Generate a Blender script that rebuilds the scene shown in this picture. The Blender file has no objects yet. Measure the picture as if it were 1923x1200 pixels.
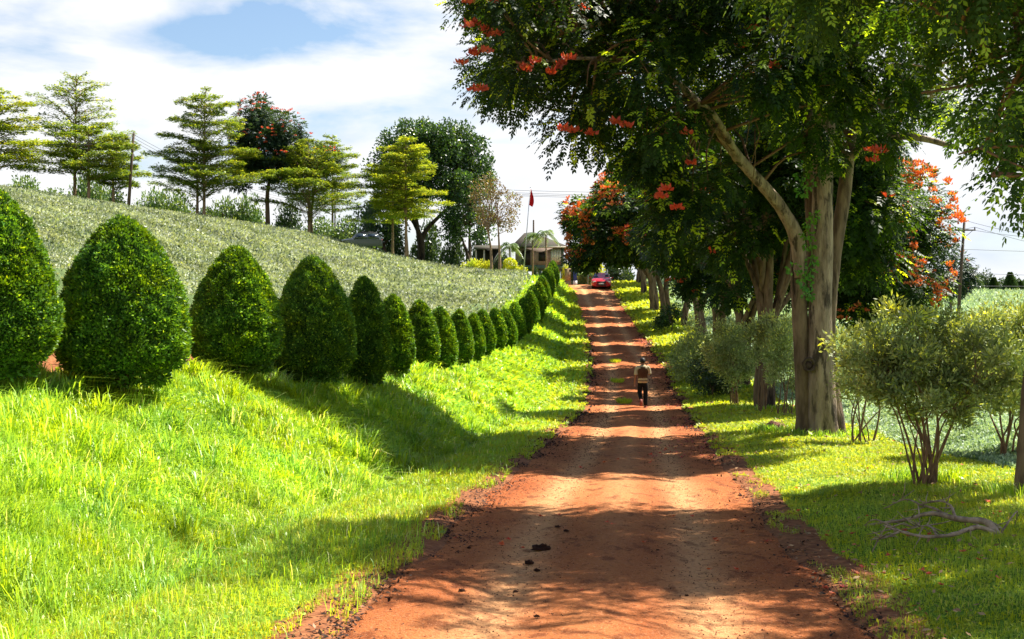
import bpy, math, random
import numpy as np
from mathutils import Vector, Matrix
R = math.radians
S = bpy.context.scene
COL = S.collection
# ------------------------------------------------------------------ camera, sky, sun, exposure
F = 2404.0                                   # focal length in photograph pixels (45 mm on 36 mm)
CZ = 1.8
cam_d = bpy.data.cameras.new('camera'); cam = bpy.data.objects.new('camera', cam_d); COL.objects.link(cam)
cam.location = (0, 0, CZ); cam.rotation_euler = (R(90), 0, 0)
cam_d.lens = 45; cam_d.sensor_width = 36; cam_d.clip_start = 0.1; cam_d.clip_end = 12000
S.camera = cam
SUN_EL, SUN_AZ = 56.0, 35.0                  # azimuth from +X towards +Y
to_sun = Vector((math.cos(R(SUN_EL))*math.cos(R(SUN_AZ)), math.cos(R(SUN_EL))*math.sin(R(SUN_AZ)), math.sin(R(SUN_EL))))
sd = bpy.data.lights.new('sun', 'SUN'); sd.energy = 5.0; sd.angle = R(0.5); sd.color = (1.0, 0.94, 0.82)
so = bpy.data.objects.new('sun', sd); COL.objects.link(so); so.rotation_euler = to_sun.to_track_quat('Z', 'Y').to_euler()
so.location = (20, 20, 60)
S.view_settings.view_transform = 'Standard'; S.view_settings.look = 'None'
S.view_settings.exposure = 1.50; S.view_settings.gamma = 1.0
S.cycles.max_bounces = 7; S.cycles.diffuse_bounces = 3; S.cycles.glossy_bounces = 2
S.cycles.transmission_bounces = 4; S.cycles.transparent_max_bounces = 8
S.cycles.sample_clamp_indirect = 6.0

W = bpy.data.worlds.new('World'); S.world = W; W.use_nodes = True
nt = W.node_tree; nt.nodes.clear()
def N(tree, t, **kw):
    n = tree.nodes.new(t)
    for k, v in kw.items():
        if k.startswith('i_'):
            key = k[2:]
            key = int(key) if key.isdigit() else key.replace('_', ' ')
            n.inputs[key].default_value = v
        else: setattr(n, k, v)
    return n
def L(tree, a, b): tree.links.new(a, b)
def mix(tree, fac, a, b, mode='MIX'):
    n = tree.nodes.new('ShaderNodeMix'); n.data_type = 'RGBA'; n.blend_type = mode; n.clamp_factor = True
    for s, v in ((n.inputs[0], fac), (n.inputs[6], a), (n.inputs[7], b)):
        if isinstance(v, (int, float)): s.default_value = v
        elif isinstance(v, (tuple, list)): s.default_value = tuple(v) + ((1,) if len(v) == 3 else ())
        else: tree.links.new(v, s)
    return n.outputs[2]
def ramp(tree, src, stops):
    n = tree.nodes.new('ShaderNodeValToRGB'); L(tree, src, n.inputs[0])
    e = n.color_ramp.elements
    while len(e) < len(stops): e.new(0.5)
    for k, (p, c) in enumerate(stops):
        e[k].position = p; e[k].color = (c, c, c, 1) if isinstance(c, (int, float)) else tuple(c) + (1,)
    return n.outputs[0]
def math_(tree, op, a, b=None, c=None, clamp=False):
    n = tree.nodes.new('ShaderNodeMath'); n.operation = op; n.use_clamp = clamp
    for s, v in zip(n.inputs, (a, b, c)):
        if v is None: continue
        if isinstance(v, (int, float)): s.default_value = v
        else: tree.links.new(v, s)
    return n.outputs[0]
sky = N(nt, 'ShaderNodeTexSky'); sky.sky_type = 'NISHITA'; sky.sun_disc = False
sky.sun_elevation = R(SUN_EL); sky.sun_rotation = R(90 - SUN_AZ); sky.air_density = 1.1; sky.dust_density = 0.8; sky.ozone_density = 3.0
bg_sky = N(nt, 'ShaderNodeBackground', i_1=0.056); L(nt, sky.outputs[0], bg_sky.inputs[0])
tc = N(nt, 'ShaderNodeTexCoord'); sep = N(nt, 'ShaderNodeSeparateXYZ'); L(nt, tc.outputs['Generated'], sep.inputs[0])
mp = N(nt, 'ShaderNodeMapping'); mp.inputs['Scale'].default_value = (5.5, 5.5, 15.0); mp.inputs['Location'].default_value = (2.3, 0.4, 0.2)
L(nt, tc.outputs['Generated'], mp.inputs[0])
n1 = N(nt, 'ShaderNodeTexNoise', i_Scale=1.0, i_Detail=9.0, i_Roughness=0.55, i_Distortion=0.25); L(nt, mp.outputs[0], n1.inputs['Vector'])
mp2 = N(nt, 'ShaderNodeMapping'); mp2.inputs['Scale'].default_value = (7, 7, 17); mp2.inputs['Location'].default_value = (0.6, 3.1, 1.2)
L(nt, tc.outputs['Generated'], mp2.inputs[0])
n2 = N(nt, 'ShaderNodeTexNoise', i_Scale=1.0, i_Detail=8.0, i_Roughness=0.5, i_Distortion=0.3); L(nt, mp2.outputs[0], n2.inputs['Vector'])
def spot(px, py, r, k=1.0, flat=2.2):
    """soft blob round a compass direction; vertical extent r/flat"""
    d = Vector(((px-961.5)/F, 1, (600-py)/F)).normalized()
    x = math_(nt, 'SUBTRACT', sep.outputs[0], d.x); z = math_(nt, 'MULTIPLY', math_(nt, 'SUBTRACT', sep.outputs[2], d.z), flat)
    y = math_(nt, 'SUBTRACT', sep.outputs[1], d.y)
    s = math_(nt, 'ADD', math_(nt, 'ADD', math_(nt, 'MULTIPLY', x, x), math_(nt, 'MULTIPLY', z, z)), math_(nt, 'MULTIPLY', y, y))
    s = math_(nt, 'DIVIDE', math_(nt, 'SQRT', s), r)
    s = math_(nt, 'SUBTRACT', 1.0, s, clamp=True)
    return math_(nt, 'MULTIPLY', math_(nt, 'MULTIPLY', s, s), k)
cov = math_(nt, 'ADD', math_(nt, 'MULTIPLY', math_(nt, 'SUBTRACT', n1.outputs[0], .5), 2.6), 0.78)
blues = None
for a in ((470, 30, .12, .8), (430, 75, .07, .5), (560, 95, .12, .35), (90, 75, .08, .5), (300, 60, .07, .5), (720, 50, .15, .45), (1900, 500, .12, .5), (850,110,.10,.3)):
    s = spot(*a); blues = s if blues is None else math_(nt, 'ADD', blues, s)
cov = math_(nt, 'SUBTRACT', cov, math_(nt, 'MULTIPLY', blues, ramp(nt, n2.outputs[0], [(.36, 1.0), (.60, .42)])))
# the cloud deck thins out towards the zenith
cov = math_(nt, 'SUBTRACT', cov, math_(nt, 'MULTIPLY', math_(nt, 'SUBTRACT', sep.outputs[2], 0.25, clamp=True), 3.0))
cmask = ramp(nt, cov, [(0.20, 0.0), (0.42, 0.5), (0.68, 1.0)])
grey = None
for a in ((650, 262, .05, .6, 2.5), (620,205,.05,.3,1.5), (1880, 455, .07, .9, 1.6), (70, 20, .05, .25, 2), (1800, 380, .05, .2, 2), (850, 230, .06, .25, 2), (120,150,.10,.15,2.5)):
    s = spot(*a); grey = s if grey is None else math_(nt, 'ADD', grey, s)
gsh = math_(nt, 'ADD', ramp(nt, n2.outputs[0], [(0.34, 0.5), (0.50, 0.0)]), math_(nt, 'MULTIPLY', grey, 1.5), clamp=True)
ccol = mix(nt, gsh, (0.375, 0.378, 0.384), (0.29, 0.32, 0.375))
bg_c = N(nt, 'ShaderNodeBackground', i_1=1.0); L(nt, ccol, bg_c.inputs[0])
ms = N(nt, 'ShaderNodeMixShader'); L(nt, cmask, ms.inputs[0]); L(nt, bg_sky.outputs[0], ms.inputs[1]); L(nt, bg_c.outputs[0], ms.inputs[2])
wo = N(nt, 'ShaderNodeOutputWorld'); L(nt, ms.outputs[0], wo.inputs[0])

# ------------------------------------------------------------------ helpers
def tag(o, label=None, cat=None, group=None, kind=None):
    if label: o['label'] = label
    if cat: o['category'] = cat
    if group: o['group'] = group
    if kind: o['kind'] = kind
    return o
def empty(name, loc, label, cat, group=None, rz=0):
    o = bpy.data.objects.new(name, None); COL.objects.link(o); o.location = loc; o.rotation_euler = (0, 0, rz)
    o.empty_display_size = 0.2
    return tag(o, label, cat, group)
def dup(root, loc=None, rz=None, scale=None, label=None):
    c = root.copy(); COL.objects.link(c)
    if loc is not None: c.location = loc
    if rz is not None: c.rotation_euler = (0, 0, rz)
    if scale is not None: c.scale = scale
    if label: c['label'] = label
    for ch in list(root.children):
        k = ch.copy(); COL.objects.link(k); k.parent = c
        for g in list(ch.children):
            q = g.copy(); COL.objects.link(q); q.parent = k
    return c
class MB:
    """collects geometry (quads and triangles) for ONE mesh object"""
    def __init__(s): s.V = []; s.Q = []; s.T = []; s.rq = []; s.rt = []; s.mq = []; s.mt = []; s.n = 0
    def add(s, V, Q=None, T=None, rnd=None, mi=0):
        V = np.asarray(V, float).reshape(-1, 3)
        if Q is not None and len(Q):
            Q = np.asarray(Q, int).reshape(-1, 4); s.Q.append(Q + s.n); s.mq.append(np.full(len(Q), mi))
            s.rq.append(np.full(len(Q), .5) if rnd is None else np.broadcast_to(rnd, (len(Q),)).astype(float))
        if T is not None and len(T):
            T = np.asarray(T, int).reshape(-1, 3); s.T.append(T + s.n); s.mt.append(np.full(len(T), mi))
            rr = None if rnd is None else np.asarray(rnd, float)
            s.rt.append(np.full(len(T), .5) if rr is None or (rr.ndim and len(rr) != len(T)) else np.broadcast_to(rr, (len(T),)).astype(float))
        s.V.append(V); s.n += len(V); return s
    def build(s, name, mats, parent=None, smooth=False, loc=None):
        V = np.concatenate(s.V) if s.V else np.zeros((0, 3))
        Q = np.concatenate(s.Q) if s.Q else np.zeros((0, 4), int); T = np.concatenate(s.T) if s.T else np.zeros((0, 3), int)
        me = bpy.data.meshes.new(name); me.vertices.add(len(V)); me.vertices.foreach_set('co', V.astype(np.float32).ravel())
        nl = Q.size + T.size; me.loops.add(nl); me.loops.foreach_set('vertex_index', np.concatenate([Q.ravel(), T.ravel()]).astype(np.int32))
        npoly = len(Q) + len(T); me.polygons.add(npoly)
        me.polygons.foreach_set('loop_start', np.concatenate([np.arange(len(Q))*4, Q.size + np.arange(len(T))*3]).astype(np.int32))
        me.polygons.foreach_set('material_index', np.concatenate((s.mq or [np.zeros(0)]) + (s.mt or [np.zeros(0)])).astype(np.int32))
        if smooth: me.polygons.foreach_set('use_smooth', np.ones(npoly, bool))
        at = me.attributes.new('rnd', 'FLOAT', 'FACE')
        at.data.foreach_set('value', np.concatenate((s.rq or [np.zeros(0)]) + (s.rt or [np.zeros(0)])).astype(np.float32))
        me.update(calc_edges=True); me.validate()
        for m in (mats if isinstance(mats, (list, tuple)) else [mats]): me.materials.append(m)
        o = bpy.data.objects.new(name, me); COL.objects.link(o)
        if parent is not None: o.parent = parent
        if loc is not None: o.location = loc
        return o
def box(mb, c, s, rz=0, mi=0, taper=1.0, rnd=None):
    x, y, z = (np.array(s) / 2)
    P = np.array([(-x,-y,-z),(x,-y,-z),(x,y,-z),(-x,y,-z),(-x*taper,-y*taper,z),(x*taper,-y*taper,z),(x*taper,y*taper,z),(-x*taper,y*taper,z)])
    if rz: ca, sa = math.cos(rz), math.sin(rz); P = P @ np.array([[ca, sa, 0],[-sa, ca, 0],[0,0,1]])
    mb.add(P + np.array(c), [(0,3,2,1),(4,5,6,7),(0,1,5,4),(1,2,6,5),(2,3,7,6),(3,0,4,7)], mi=mi, rnd=rnd); return mb
def tube(mb, pts, rad, n=8, mi=0, rnd=None, lump=0, rng=None):
    pts = np.asarray(pts, float); m = len(pts); rad = np.broadcast_to(rad, (m,))
    d = np.gradient(pts, axis=0); d /= np.linalg.norm(d, axis=1)[:, None] + 1e-9
    up = np.array([0, 0, 1.0]) if abs(d[0][2]) < .9 else np.array([0, 1.0, 0])
    u = np.cross(d[0], up); u /= np.linalg.norm(u)
    a = np.linspace(0, 2*np.pi, n, endpoint=False); V = []
    for k in range(m):
        u = u - d[k]*np.dot(u, d[k]); u /= np.linalg.norm(u) + 1e-9; v = np.cross(d[k], u)
        rr = rad[k] * (1 + (lump*rng.standard_normal(n) if lump else 0))
        V.append(pts[k] + np.outer(np.cos(a)*rr, u) + np.outer(np.sin(a)*rr, v))
    V = np.concatenate(V + [pts[:1], pts[-1:]])
    i = np.arange(n); j = (i+1) % n
    Q = np.concatenate([np.stack([k*n+i, k*n+j, (k+1)*n+j, (k+1)*n+i], 1) for k in range(m-1)])
    T = np.concatenate([np.stack([np.full(n, m*n), j, i], 1), np.stack([np.full(n, m*n+1), (m-1)*n+i, (m-1)*n+j], 1)])
    mb.add(V, Q, T, mi=mi, rnd=rnd); return mb
def spline(pts, k=6):
    """Catmull-Rom through pts"""
    P = np.asarray(pts, float); P = np.vstack([2*P[0]-P[1], P, 2*P[-1]-P[-2]]); out = []
    for i in range(1, len(P)-2):
        for t in np.linspace(0, 1, k, endpoint=False):
            out.append(.5*((2*P[i]) + (-P[i-1]+P[i+1])*t + (2*P[i-1]-5*P[i]+4*P[i+1]-P[i+2])*t*t + (-P[i-1]+3*P[i]-3*P[i+1]+P[i+2])*t**3))
    out.append(P[-2]); return np.array(out)
def unit(v): return v / (np.linalg.norm(v, axis=-1, keepdims=True) + 1e-9)
def leaves(mb, P, D, Nn, Ln, Wd, rnd, mi=0, fold=0.12):
    """diamond leaves: base P, direction D, surface normal about Nn"""
    P = np.asarray(P, float); n = len(P); D = unit(D); s = unit(np.cross(D, Nn)); nn = np.cross(s, D)
    Ln = np.broadcast_to(Ln, (n,))[:, None]; Wd = np.broadcast_to(Wd, (n,))[:, None]
    mid = P + D*Ln*.45 - nn*Ln*fold*.4
    V = np.stack([P, mid + s*Wd*.5 + nn*Wd*fold, P + D*Ln, mid - s*Wd*.5 + nn*Wd*fold], 1).reshape(-1, 3)
    mb.add(V, np.arange(n*4).reshape(-1, 4), rnd=rnd, mi=mi)
def rdir(rng, n): return unit(rng.standard_normal((n, 3)))
def vnoise(x, y, seed=0):
    """2-D value noise, -1..1"""
    x = np.asarray(x, float); y = np.asarray(y, float); xi = np.floor(x).astype(np.int64); yi = np.floor(y).astype(np.int64)
    fx = x-xi; fy = y-yi; fx = fx*fx*(3-2*fx); fy = fy*fy*(3-2*fy)
    def h(a, b):
        q = (a*374761393 + b*668265263 + seed*2147483647) & 0xffffffff
        q = ((q ^ (q >> 13)) * 1274126177) & 0xffffffff
        return ((q ^ (q >> 16)) & 0xffff) / 32767.5 - 1
    return (h(xi,yi)*(1-fx)+h(xi+1,yi)*fx)*(1-fy) + (h(xi,yi+1)*(1-fx)+h(xi+1,yi+1)*fx)*fy
def fbm(x, y, o=4, seed=0):
    a = 0; w = .5; t = 0
    for k in range(o): a = a + w*vnoise(x*2**k, y*2**k, seed+k); t += w; w *= .5
    return a/t
def sst(x, a, b):
    q = np.clip((x-a)/(b-a+1e-9), 0, 1); return q*q*(3-2*q)

_o1 = 'first second third fourth fifth sixth seventh eighth ninth tenth eleventh twelfth thirteenth fourteenth fifteenth sixteenth seventeenth eighteenth nineteenth'.split()
def ordw(k):            # 1 -> first
    if k < 20: return _o1[k-1]
    t, u = divmod(k, 10); return ('twentieth', 'thirtieth', 'fortieth', 'fiftieth')[t-2] if u == 0 else ('twenty', 'thirty', 'forty', 'fifty')[t-2]+'-'+_o1[u-1]
# ------------------------------------------------------------------ materials
def new_mat(name):
    m = bpy.data.materials.new(name); m.use_nodes = True; t = m.node_tree; t.nodes.clear()
    out = N(t, 'ShaderNodeOutputMaterial'); return m, t, out
def principled(t, rough=.6, spec=.3, metal=0.0):
    p = N(t, 'ShaderNodeBsdfPrincipled'); p.inputs['Roughness'].default_value = rough; p.inputs['Specular IOR Level'].default_value = spec
    p.inputs['Metallic'].default_value = metal; return p
def leaf_mat(name, c1, c2, c3=None, trans=.4, tcol=None, rough=.45, spec=.35, big=0.25, drift=1):
    """per-leaf colour from the 'rnd' attribute plus a slow natural colour drift through space"""
    m, t, out = new_mat(name)
    at = N(t, 'ShaderNodeAttribute', attribute_name='rnd')
    col = mix(t, at.outputs['Fac'], c1, c2)
    if c3: col = mix(t, ramp(t, at.outputs['Fac'], [(.90, 0.0), (.93, 1.0)]), col, c3)
    g = N(t, 'ShaderNodeNewGeometry'); nz = N(t, 'ShaderNodeTexNoise', i_Scale=big, i_Detail=3.0); L(t, g.outputs['Position'], nz.inputs['Vector'])
    hs = N(t, 'ShaderNodeHueSaturation'); L(t, col, hs.inputs['Color']); L(t, ramp(t, nz.outputs[0], [(.3, .78), (.7, 1.18)]), hs.inputs['Value'])
    nh = N(t, 'ShaderNodeTexNoise', i_Scale=big*2.7, i_Detail=4.0); L(t, g.outputs['Position'], nh.inputs['Vector']); L(t, ramp(t, nh.outputs[0], [(.35, .5-.022*drift), (.65, .5+.012*drift)]), hs.inputs['Hue']); L(t, ramp(t, nh.outputs[0], [(.3, 1.0), (.7, .86)]), hs.inputs['Saturation'])
    p = principled(t, rough, spec); L(t, hs.outputs[0], p.inputs['Base Color'])
    tr = N(t, 'ShaderNodeBsdfTranslucent')
    tc_ = mix(t, 1.0, hs.outputs[0], tcol or (1.6, 1.35, .5), 'MULTIPLY'); L(t, tc_, tr.inputs[0])
    mx = N(t, 'ShaderNodeMixShader', i_0=trans); L(t, p.outputs[0], mx.inputs[1]); L(t, tr.outputs[0], mx.inputs[2]); L(t, mx.outputs[0], out.inputs[0])
    return m
def noise_mat(name, c1, c2, scale=4, detail=6, rough=.8, spec=.2, bump=.3, bscale=None, stretch=(1,1,1), lo=.35, hi=.65, metal=0, c3=None, s3=1.0, bdist=.02, obj=True):
    m, t, out = new_mat(name)
    tcn = N(t, 'ShaderNodeTexCoord'); mpn = N(t, 'ShaderNodeMapping'); mpn.inputs['Scale'].default_value = stretch
    L(t, tcn.outputs['Object'], mpn.inputs[0])
    nz = N(t, 'ShaderNodeTexNoise', i_Scale=scale, i_Detail=detail, i_Roughness=.6); L(t, mpn.outputs[0], nz.inputs['Vector'])
    col = mix(t, ramp(t, nz.outputs[0], [(lo, 0.0), (hi, 1.0)]), c1, c2)
    if c3:
        n3 = N(t, 'ShaderNodeTexNoise', i_Scale=s3, i_Detail=7.0, i_Roughness=.65); L(t, mpn.outputs[0], n3.inputs['Vector'])
        col = mix(t, ramp(t, n3.outputs[0], [(.52, 0.0), (.60, 1.0)]), col, c3)
    p = principled(t, rough, spec, metal); L(t, col, p.inputs['Base Color'])
    if bump:
        nb = N(t, 'ShaderNodeTexNoise', i_Scale=bscale or scale*3, i_Detail=5.0); L(t, mpn.outputs[0], nb.inputs['Vector'])
        b = N(t, 'ShaderNodeBump', i_Strength=bump, i_Distance=bdist); L(t, nb.outputs[0], b.inputs['Height']); L(t, b.outputs[0], p.inputs['Normal'])
    L(t, p.outputs[0], out.inputs[0]); return m
M = {}
M['grass'] = leaf_mat('grass_blades', (.13, .36, .005), (.50, .72, .008), (.78, .80, .28), trans=.5, tcol=(1.25, 1.1, .5), rough=.4, spec=.4, big=.5)
M['verge'] = leaf_mat('short_grass', (.21, .38, .005), (.54, .63, .008), (.64, .58, .12), trans=.5, tcol=(1.25, 1.05, .5), rough=.5, big=.6)
M['tulip'] = leaf_mat('tulip_tree_leaves', (.005, .018, .006), (.026, .066, .009), (.26, .40, .015), trans=.42, tcol=(4.2, 3.4, .5), rough=.5, spec=.22)  # near-black tones and rare bright leaves paint in crown shade and sun highlights
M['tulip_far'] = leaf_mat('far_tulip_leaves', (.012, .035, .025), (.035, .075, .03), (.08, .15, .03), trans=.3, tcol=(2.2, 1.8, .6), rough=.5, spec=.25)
M['tier'] = leaf_mat('tiered_tree_leaves', (.08, .16, .012), (.23, .34, .028), (.46, .55, .03), trans=.4, tcol=(1.5, 1.3, .4), rough=.5)
M['tier_y'] = leaf_mat('yellow_tiered_tree_leaves', (.14, .23, .012), (.36, .47, .015), (.58, .64, .03), trans=.4, tcol=(1.5, 1.3, .4), rough=.5)
M['round'] = leaf_mat('round_tree_leaves', (.014, .045, .014), (.045, .11, .016), (.14, .26, .02), trans=.3, tcol=(2, 1.8, .5), rough=.35, spec=.5)
M['cone'] = leaf_mat('clipped_conifer_leaves', (.018, .075, .002), (.13, .32, .003), (.38, .62, .006), trans=.3, tcol=(2.0, 1.6, .4), rough=.5, spec=.25, big=.9)  # dark to bright leaf tones paint in the shade and the lit tufts
M['tea'] = leaf_mat('tea_leaves', (.08, .12, .05), (.54, .58, .42), (.42, .50, .14), trans=.25, tcol=(1.4, 1.4, .6), rough=.5, spec=.3, big=.12)
M['tea_r'] = leaf_mat('green_tea_leaves', (.12, .22, .10), (.62, .76, .56), (.50, .64, .22), trans=.25, tcol=(1.4, 1.4, .6), rough=.5, spec=.3, big=.12)
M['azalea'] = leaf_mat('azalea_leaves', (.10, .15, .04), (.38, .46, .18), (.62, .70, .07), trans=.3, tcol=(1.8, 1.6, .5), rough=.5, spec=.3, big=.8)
M['dusty'] = leaf_mat('dusty_sunlit_leaves', (.16, .23, .08), (.48, .55, .26), (.66, .70, .16), trans=.3, tcol=(1.6, 1.5, .6), rough=.5, spec=.3)  # dusty grey-green, colour lightened so shrubs under the crowns look sunlit
M['dark'] = leaf_mat('dark_shrub_leaves', (.02, .05, .02), (.06, .12, .03), (.12, .2, .05), trans=.25, rough=.35, spec=.5)
M['bushy'] = leaf_mat('pale_background_leaves', (.06, .14, .04), (.17, .28, .09), (.30, .42, .12), trans=.3, rough=.4, spec=.4)
M['yellow'] = leaf_mat('yellow_croton_leaves', (.40, .50, .01), (.75, .72, .01), (.30, .42, .03), trans=.35, tcol=(1.2, 1.2, .4))
M['brownleaf'] = leaf_mat('brown_sparse_leaves', (.16, .10, .05), (.26, .22, .08), (.16, .28, .05), trans=.3)
M['palm'] = leaf_mat('palm_leaves', (.05, .12, .02), (.14, .24, .04), (.35, .38, .06), trans=.35)
M['vine'] = leaf_mat('vine_leaves', (.05, .22, .015), (.12, .34, .02), trans=.4)
M['redflower'] = leaf_mat('scarlet_flowers', (.55, .030, .005), (.72, .075, .008), (.8, .2, .02), trans=.35, tcol=(1.2, 1.1, .5), rough=.5, drift=0)
M['orangeflower'] = leaf_mat('orange_flowers', (.60, .07, .010), (.78, .19, .015), (.85, .32, .05), trans=.35, tcol=(1.2, 1.1, .5), rough=.5, drift=0)
M['litter'] = leaf_mat('dry_litter', (.02, .010, .006), (.10, .04, .018), (.45, .22, .12), trans=.05, tcol=(1, 1, 1), rough=.8, spec=.2)
M['bark'] = noise_mat('rough_bark', (.24, .165, .105), (.10, .065, .042), 7, stretch=(1,1,.25), bump=.9, bscale=16, c3=(.035, .024, .016), s3=1.6, bdist=.04, rough=.9)
M['barksmooth'] = noise_mat('smooth_grey_bark', (.42, .31, .22), (.20, .14, .095), 5.0, stretch=(1.6,1.6,.35), bump=1.0, bscale=22, c3=(.07, .05, .035), s3=3.2, bdist=.04, rough=.8)
M['barkdark'] = noise_mat('dark_bark', (.10, .065, .045), (.045, .03, .022), 4, stretch=(1,1,.3), bump=.7, bscale=15, c3=(.015, .01, .008), s3=1.7)
M['barkpale'] = noise_mat('pale_bark', (.36, .24, .15), (.22, .14, .09), 3, stretch=(1,1,.4), bump=.4)
M['stem'] = noise_mat('shrub_stems', (.26, .15, .08), (.13, .075, .045), 9, stretch=(1,1,.4), bump=.5)
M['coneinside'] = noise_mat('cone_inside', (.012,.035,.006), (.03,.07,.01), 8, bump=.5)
M['drywood'] = noise_mat('dry_dead_wood', (.46, .34, .23), (.18, .12, .075), 9, bump=.5)
M['tulip_near'] = leaf_mat('sunlit_tulip_leaves', (.009, .030, .006), (.042, .095, .010), (.24, .38, .02), trans=.36, tcol=(3.0, 2.6, .4), rough=.5, spec=.25)  # sunlit look is put into the brighter leaf colours
M['litter2'] = leaf_mat('dry_verge_leaves', (.16, .08, .03), (.42, .28, .12), (.6, .12, .03), trans=.1, tcol=(1, 1, 1), rough=.8, spec=.2)
# ------------------------------------------------------------------ terrain functions
def smi(xs, ys, r=3.0):
    xs = np.array(xs, float); ys = np.array(ys, float)
    def f(v):
        v = np.asarray(v, float); return sum(np.interp(v+o, xs, ys) for o in np.linspace(-r, r, 7))/7
    return f
cx = smi([-40, 0, 8.1, 43.8, 60, 72, 90, 110, 122, 135], [-4.3, -.3, .53, 4.2, 5.45, 6.0, 6.75, 6.95, 6.7, 6.5])
zr = smi([-40, 0, 8.1, 20, 27, 43.8, 52, 60, 66, 72, 80, 90, 100, 110, 118, 126, 160, 400], [-.1, -.1, -.22, -.55, -.78, -1.26, -1.0, -.45, -.1, .3, .85, 1.8, 2.96, 4.3, 5.0, 5.15, 4.9, 4.0], 2.0)
xc = smi([-40, 8, 14.7, 16.4, 20.5, 24, 33, 41, 50, 61, 70, 79, 90, 108, 120, 140], [-11, -6.6, -5.8, -5.1, -4.3, -3.75, -3.1, -2.3, -1.55, -.35, .7, 1.45, 2.3, 3.4, 4.1, 4.6], 1.5)
zcn = smi([-40, 8, 14.7, 16.4, 20.5, 24, 33, 41, 50, 54, 61, 70, 79, 90, 108, 120, 160], [1.3, 1.15, 1.15, 1.0, .84, .70, .52, .24, .16, .28, .5, .96, 1.7, 3.0, 4.85, 5.5, 5.5], 1.5)
zf = smi([-60, 10, 20, 40, 60, 90, 120, 160, 200, 300, 600, 4000], [-1.2, -1.3, -1.5, -1.8, -1.1, .7, 2.3, 4.2, 6.0, 7.0, 7.5, 5.0], 4)
Yb = lambda X: np.interp(X, [-60, -42, -33.6, -24, -11, -6, 2, 6], [99, 105, 112, 125, 132, 128, 118, 117])
def plane(X, Y):
    X = np.clip(X, -60, 6); y = np.minimum(Y, Yb(X))
    z = -1.0 - .162*X + .06*np.maximum(y, -20)
    return z - .012*np.clip(Y-Yb(X), 0, 400)
def base_h(X, Y):
    X = np.asarray(X, float); Y = np.asarray(Y, float); Yc = np.minimum(Y, 140)
    c = cx(Yc); t = c - X; tc_ = c - xc(Yc); r0 = zr(Y); q0 = zcn(Y)
    a = 1.75; v = a + .28*(tc_-a); w = a + .44*(tc_-a)
    ditch = -.16*np.exp(-((t-(v+w)/2)/(.22*(w-v)+.12))**2)
    up = np.clip((t-w)/(tc_+.25-w), 0, 1); up = up**.85
    zl = r0 + .04 + ditch + (q0-r0-.04)*up
    fz = (q0+1.0-.75*sst(Y, 65, 100)); k = sst(t, tc_+.5, tc_+2.0)
    zl = zl*(1-k) + fz*k
    kk = np.clip((t-tc_-1.9)/24, 0, 1); kk = kk*kk*(3-2*kk)
    zl = np.where(t > tc_+1.9, fz*(1-kk) + plane(X, Y)*kk, zl)
    u = -t - a
    zrr = r0 + .04 + .10*sst(u, .2, 1.6)
    kr = sst(u, 3.4, 9 + .08*np.clip(Y, 0, 100)); zrr = zrr*(1-kr) + zf(Y)*kr
    return np.where(t > 0, zl, zrr), t, tc_, v, w
def road_edge(Y, side):
    hw = 1.75 + .9*sst(Y, 108, 122) + (.0 if side < 0 else .04)*sst(Y, 20, 8)
    return hw + .20*fbm(Y*.6, side*7.3+0*Y, 4, 11+side)
def height(X, Y, rough=True):
    z, t, tc_, v, w = base_h(X, Y)
    if rough:
        am = np.where((t > w), .09, .035)*(1 - sst(np.abs(Y), 150, 300))
        z = z + am*sst(np.abs(t), 1.5, 2.2)*fbm(X*.9, Y*.9, 4, 3) + np.where(t > 1.75, .16*sst(t, w, w+1.2)*fbm(X*.28, Y*.28, 3, 8), 0)*(1-sst(Y, 150, 300))
    e = np.where(t > 0, road_edge(Y, 1), road_edge(Y, -1))
    return z - (.07*(1 - sst(np.abs(t), e-.22, e+.10)) + .14*(1 - sst(np.abs(t), e-.95, e-.35)))*(Y < 150)
def H(x, y): return float(height(np.array([x]), np.array([y]))[0])
def W_(px, py, d): return np.array([(px-961.5)*d/F, d, CZ + (600-py)*d/F])

# ------------------------------------------------------------------ ground sheet
def grow(a, b, s0, g, smax=1e9):
    o = [a]; s = s0
    while o[-1] < b: o.append(o[-1]+s); s = min(s*g, smax)
    return np.array(o)
rows = np.concatenate([np.arange(-30, 3, 1.0), grow(3, 140, .10, 1.006, .7), grow(141, 5000, 1.2, 1.06)])
half = np.concatenate([np.arange(0, 9, .14), grow(9, 5000, .16, 1.045)])
cols = np.concatenate([-half[::-1], half[1:]])
TT, YY = np.meshgrid(cols, rows); XX = cx(np.minimum(YY, 140)) - TT
ZZ = height(XX, YY)
nr, nc = XX.shape
idx = np.arange(nr*nc).reshape(nr, nc)
Qg = np.stack([idx[:-1, :-1], idx[1:, :-1], idx[1:, 1:], idx[:-1, 1:]], -1).reshape(-1, 4)
gm, t, out = new_mat('grassy_soil')
at = N(t, 'ShaderNodeAttribute', attribute_name='soil'); at2 = N(t, 'ShaderNodeAttribute', attribute_name='field')
g = N(t, 'ShaderNodeNewGeometry'); nz = N(t, 'ShaderNodeTexNoise', i_Scale=2.5, i_Detail=8.0); L(t, g.outputs['Position'], nz.inputs['Vector'])
nz2 = N(t, 'ShaderNodeTexNoise', i_Scale=14.0, i_Detail=6.0); L(t, g.outputs['Position'], nz2.inputs['Vector'])
grc = mix(t, ramp(t, nz2.outputs[0], [(.35, 0), (.65, 1)]), (.055, .12, .008), (.14, .23, .012))
grc = mix(t, at2.outputs['Fac'], grc, mix(t, ramp(t, nz2.outputs[0], [(.3, 0), (.6, 1)]), (.06, .13, .03), (.2, .32, .10)))
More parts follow.
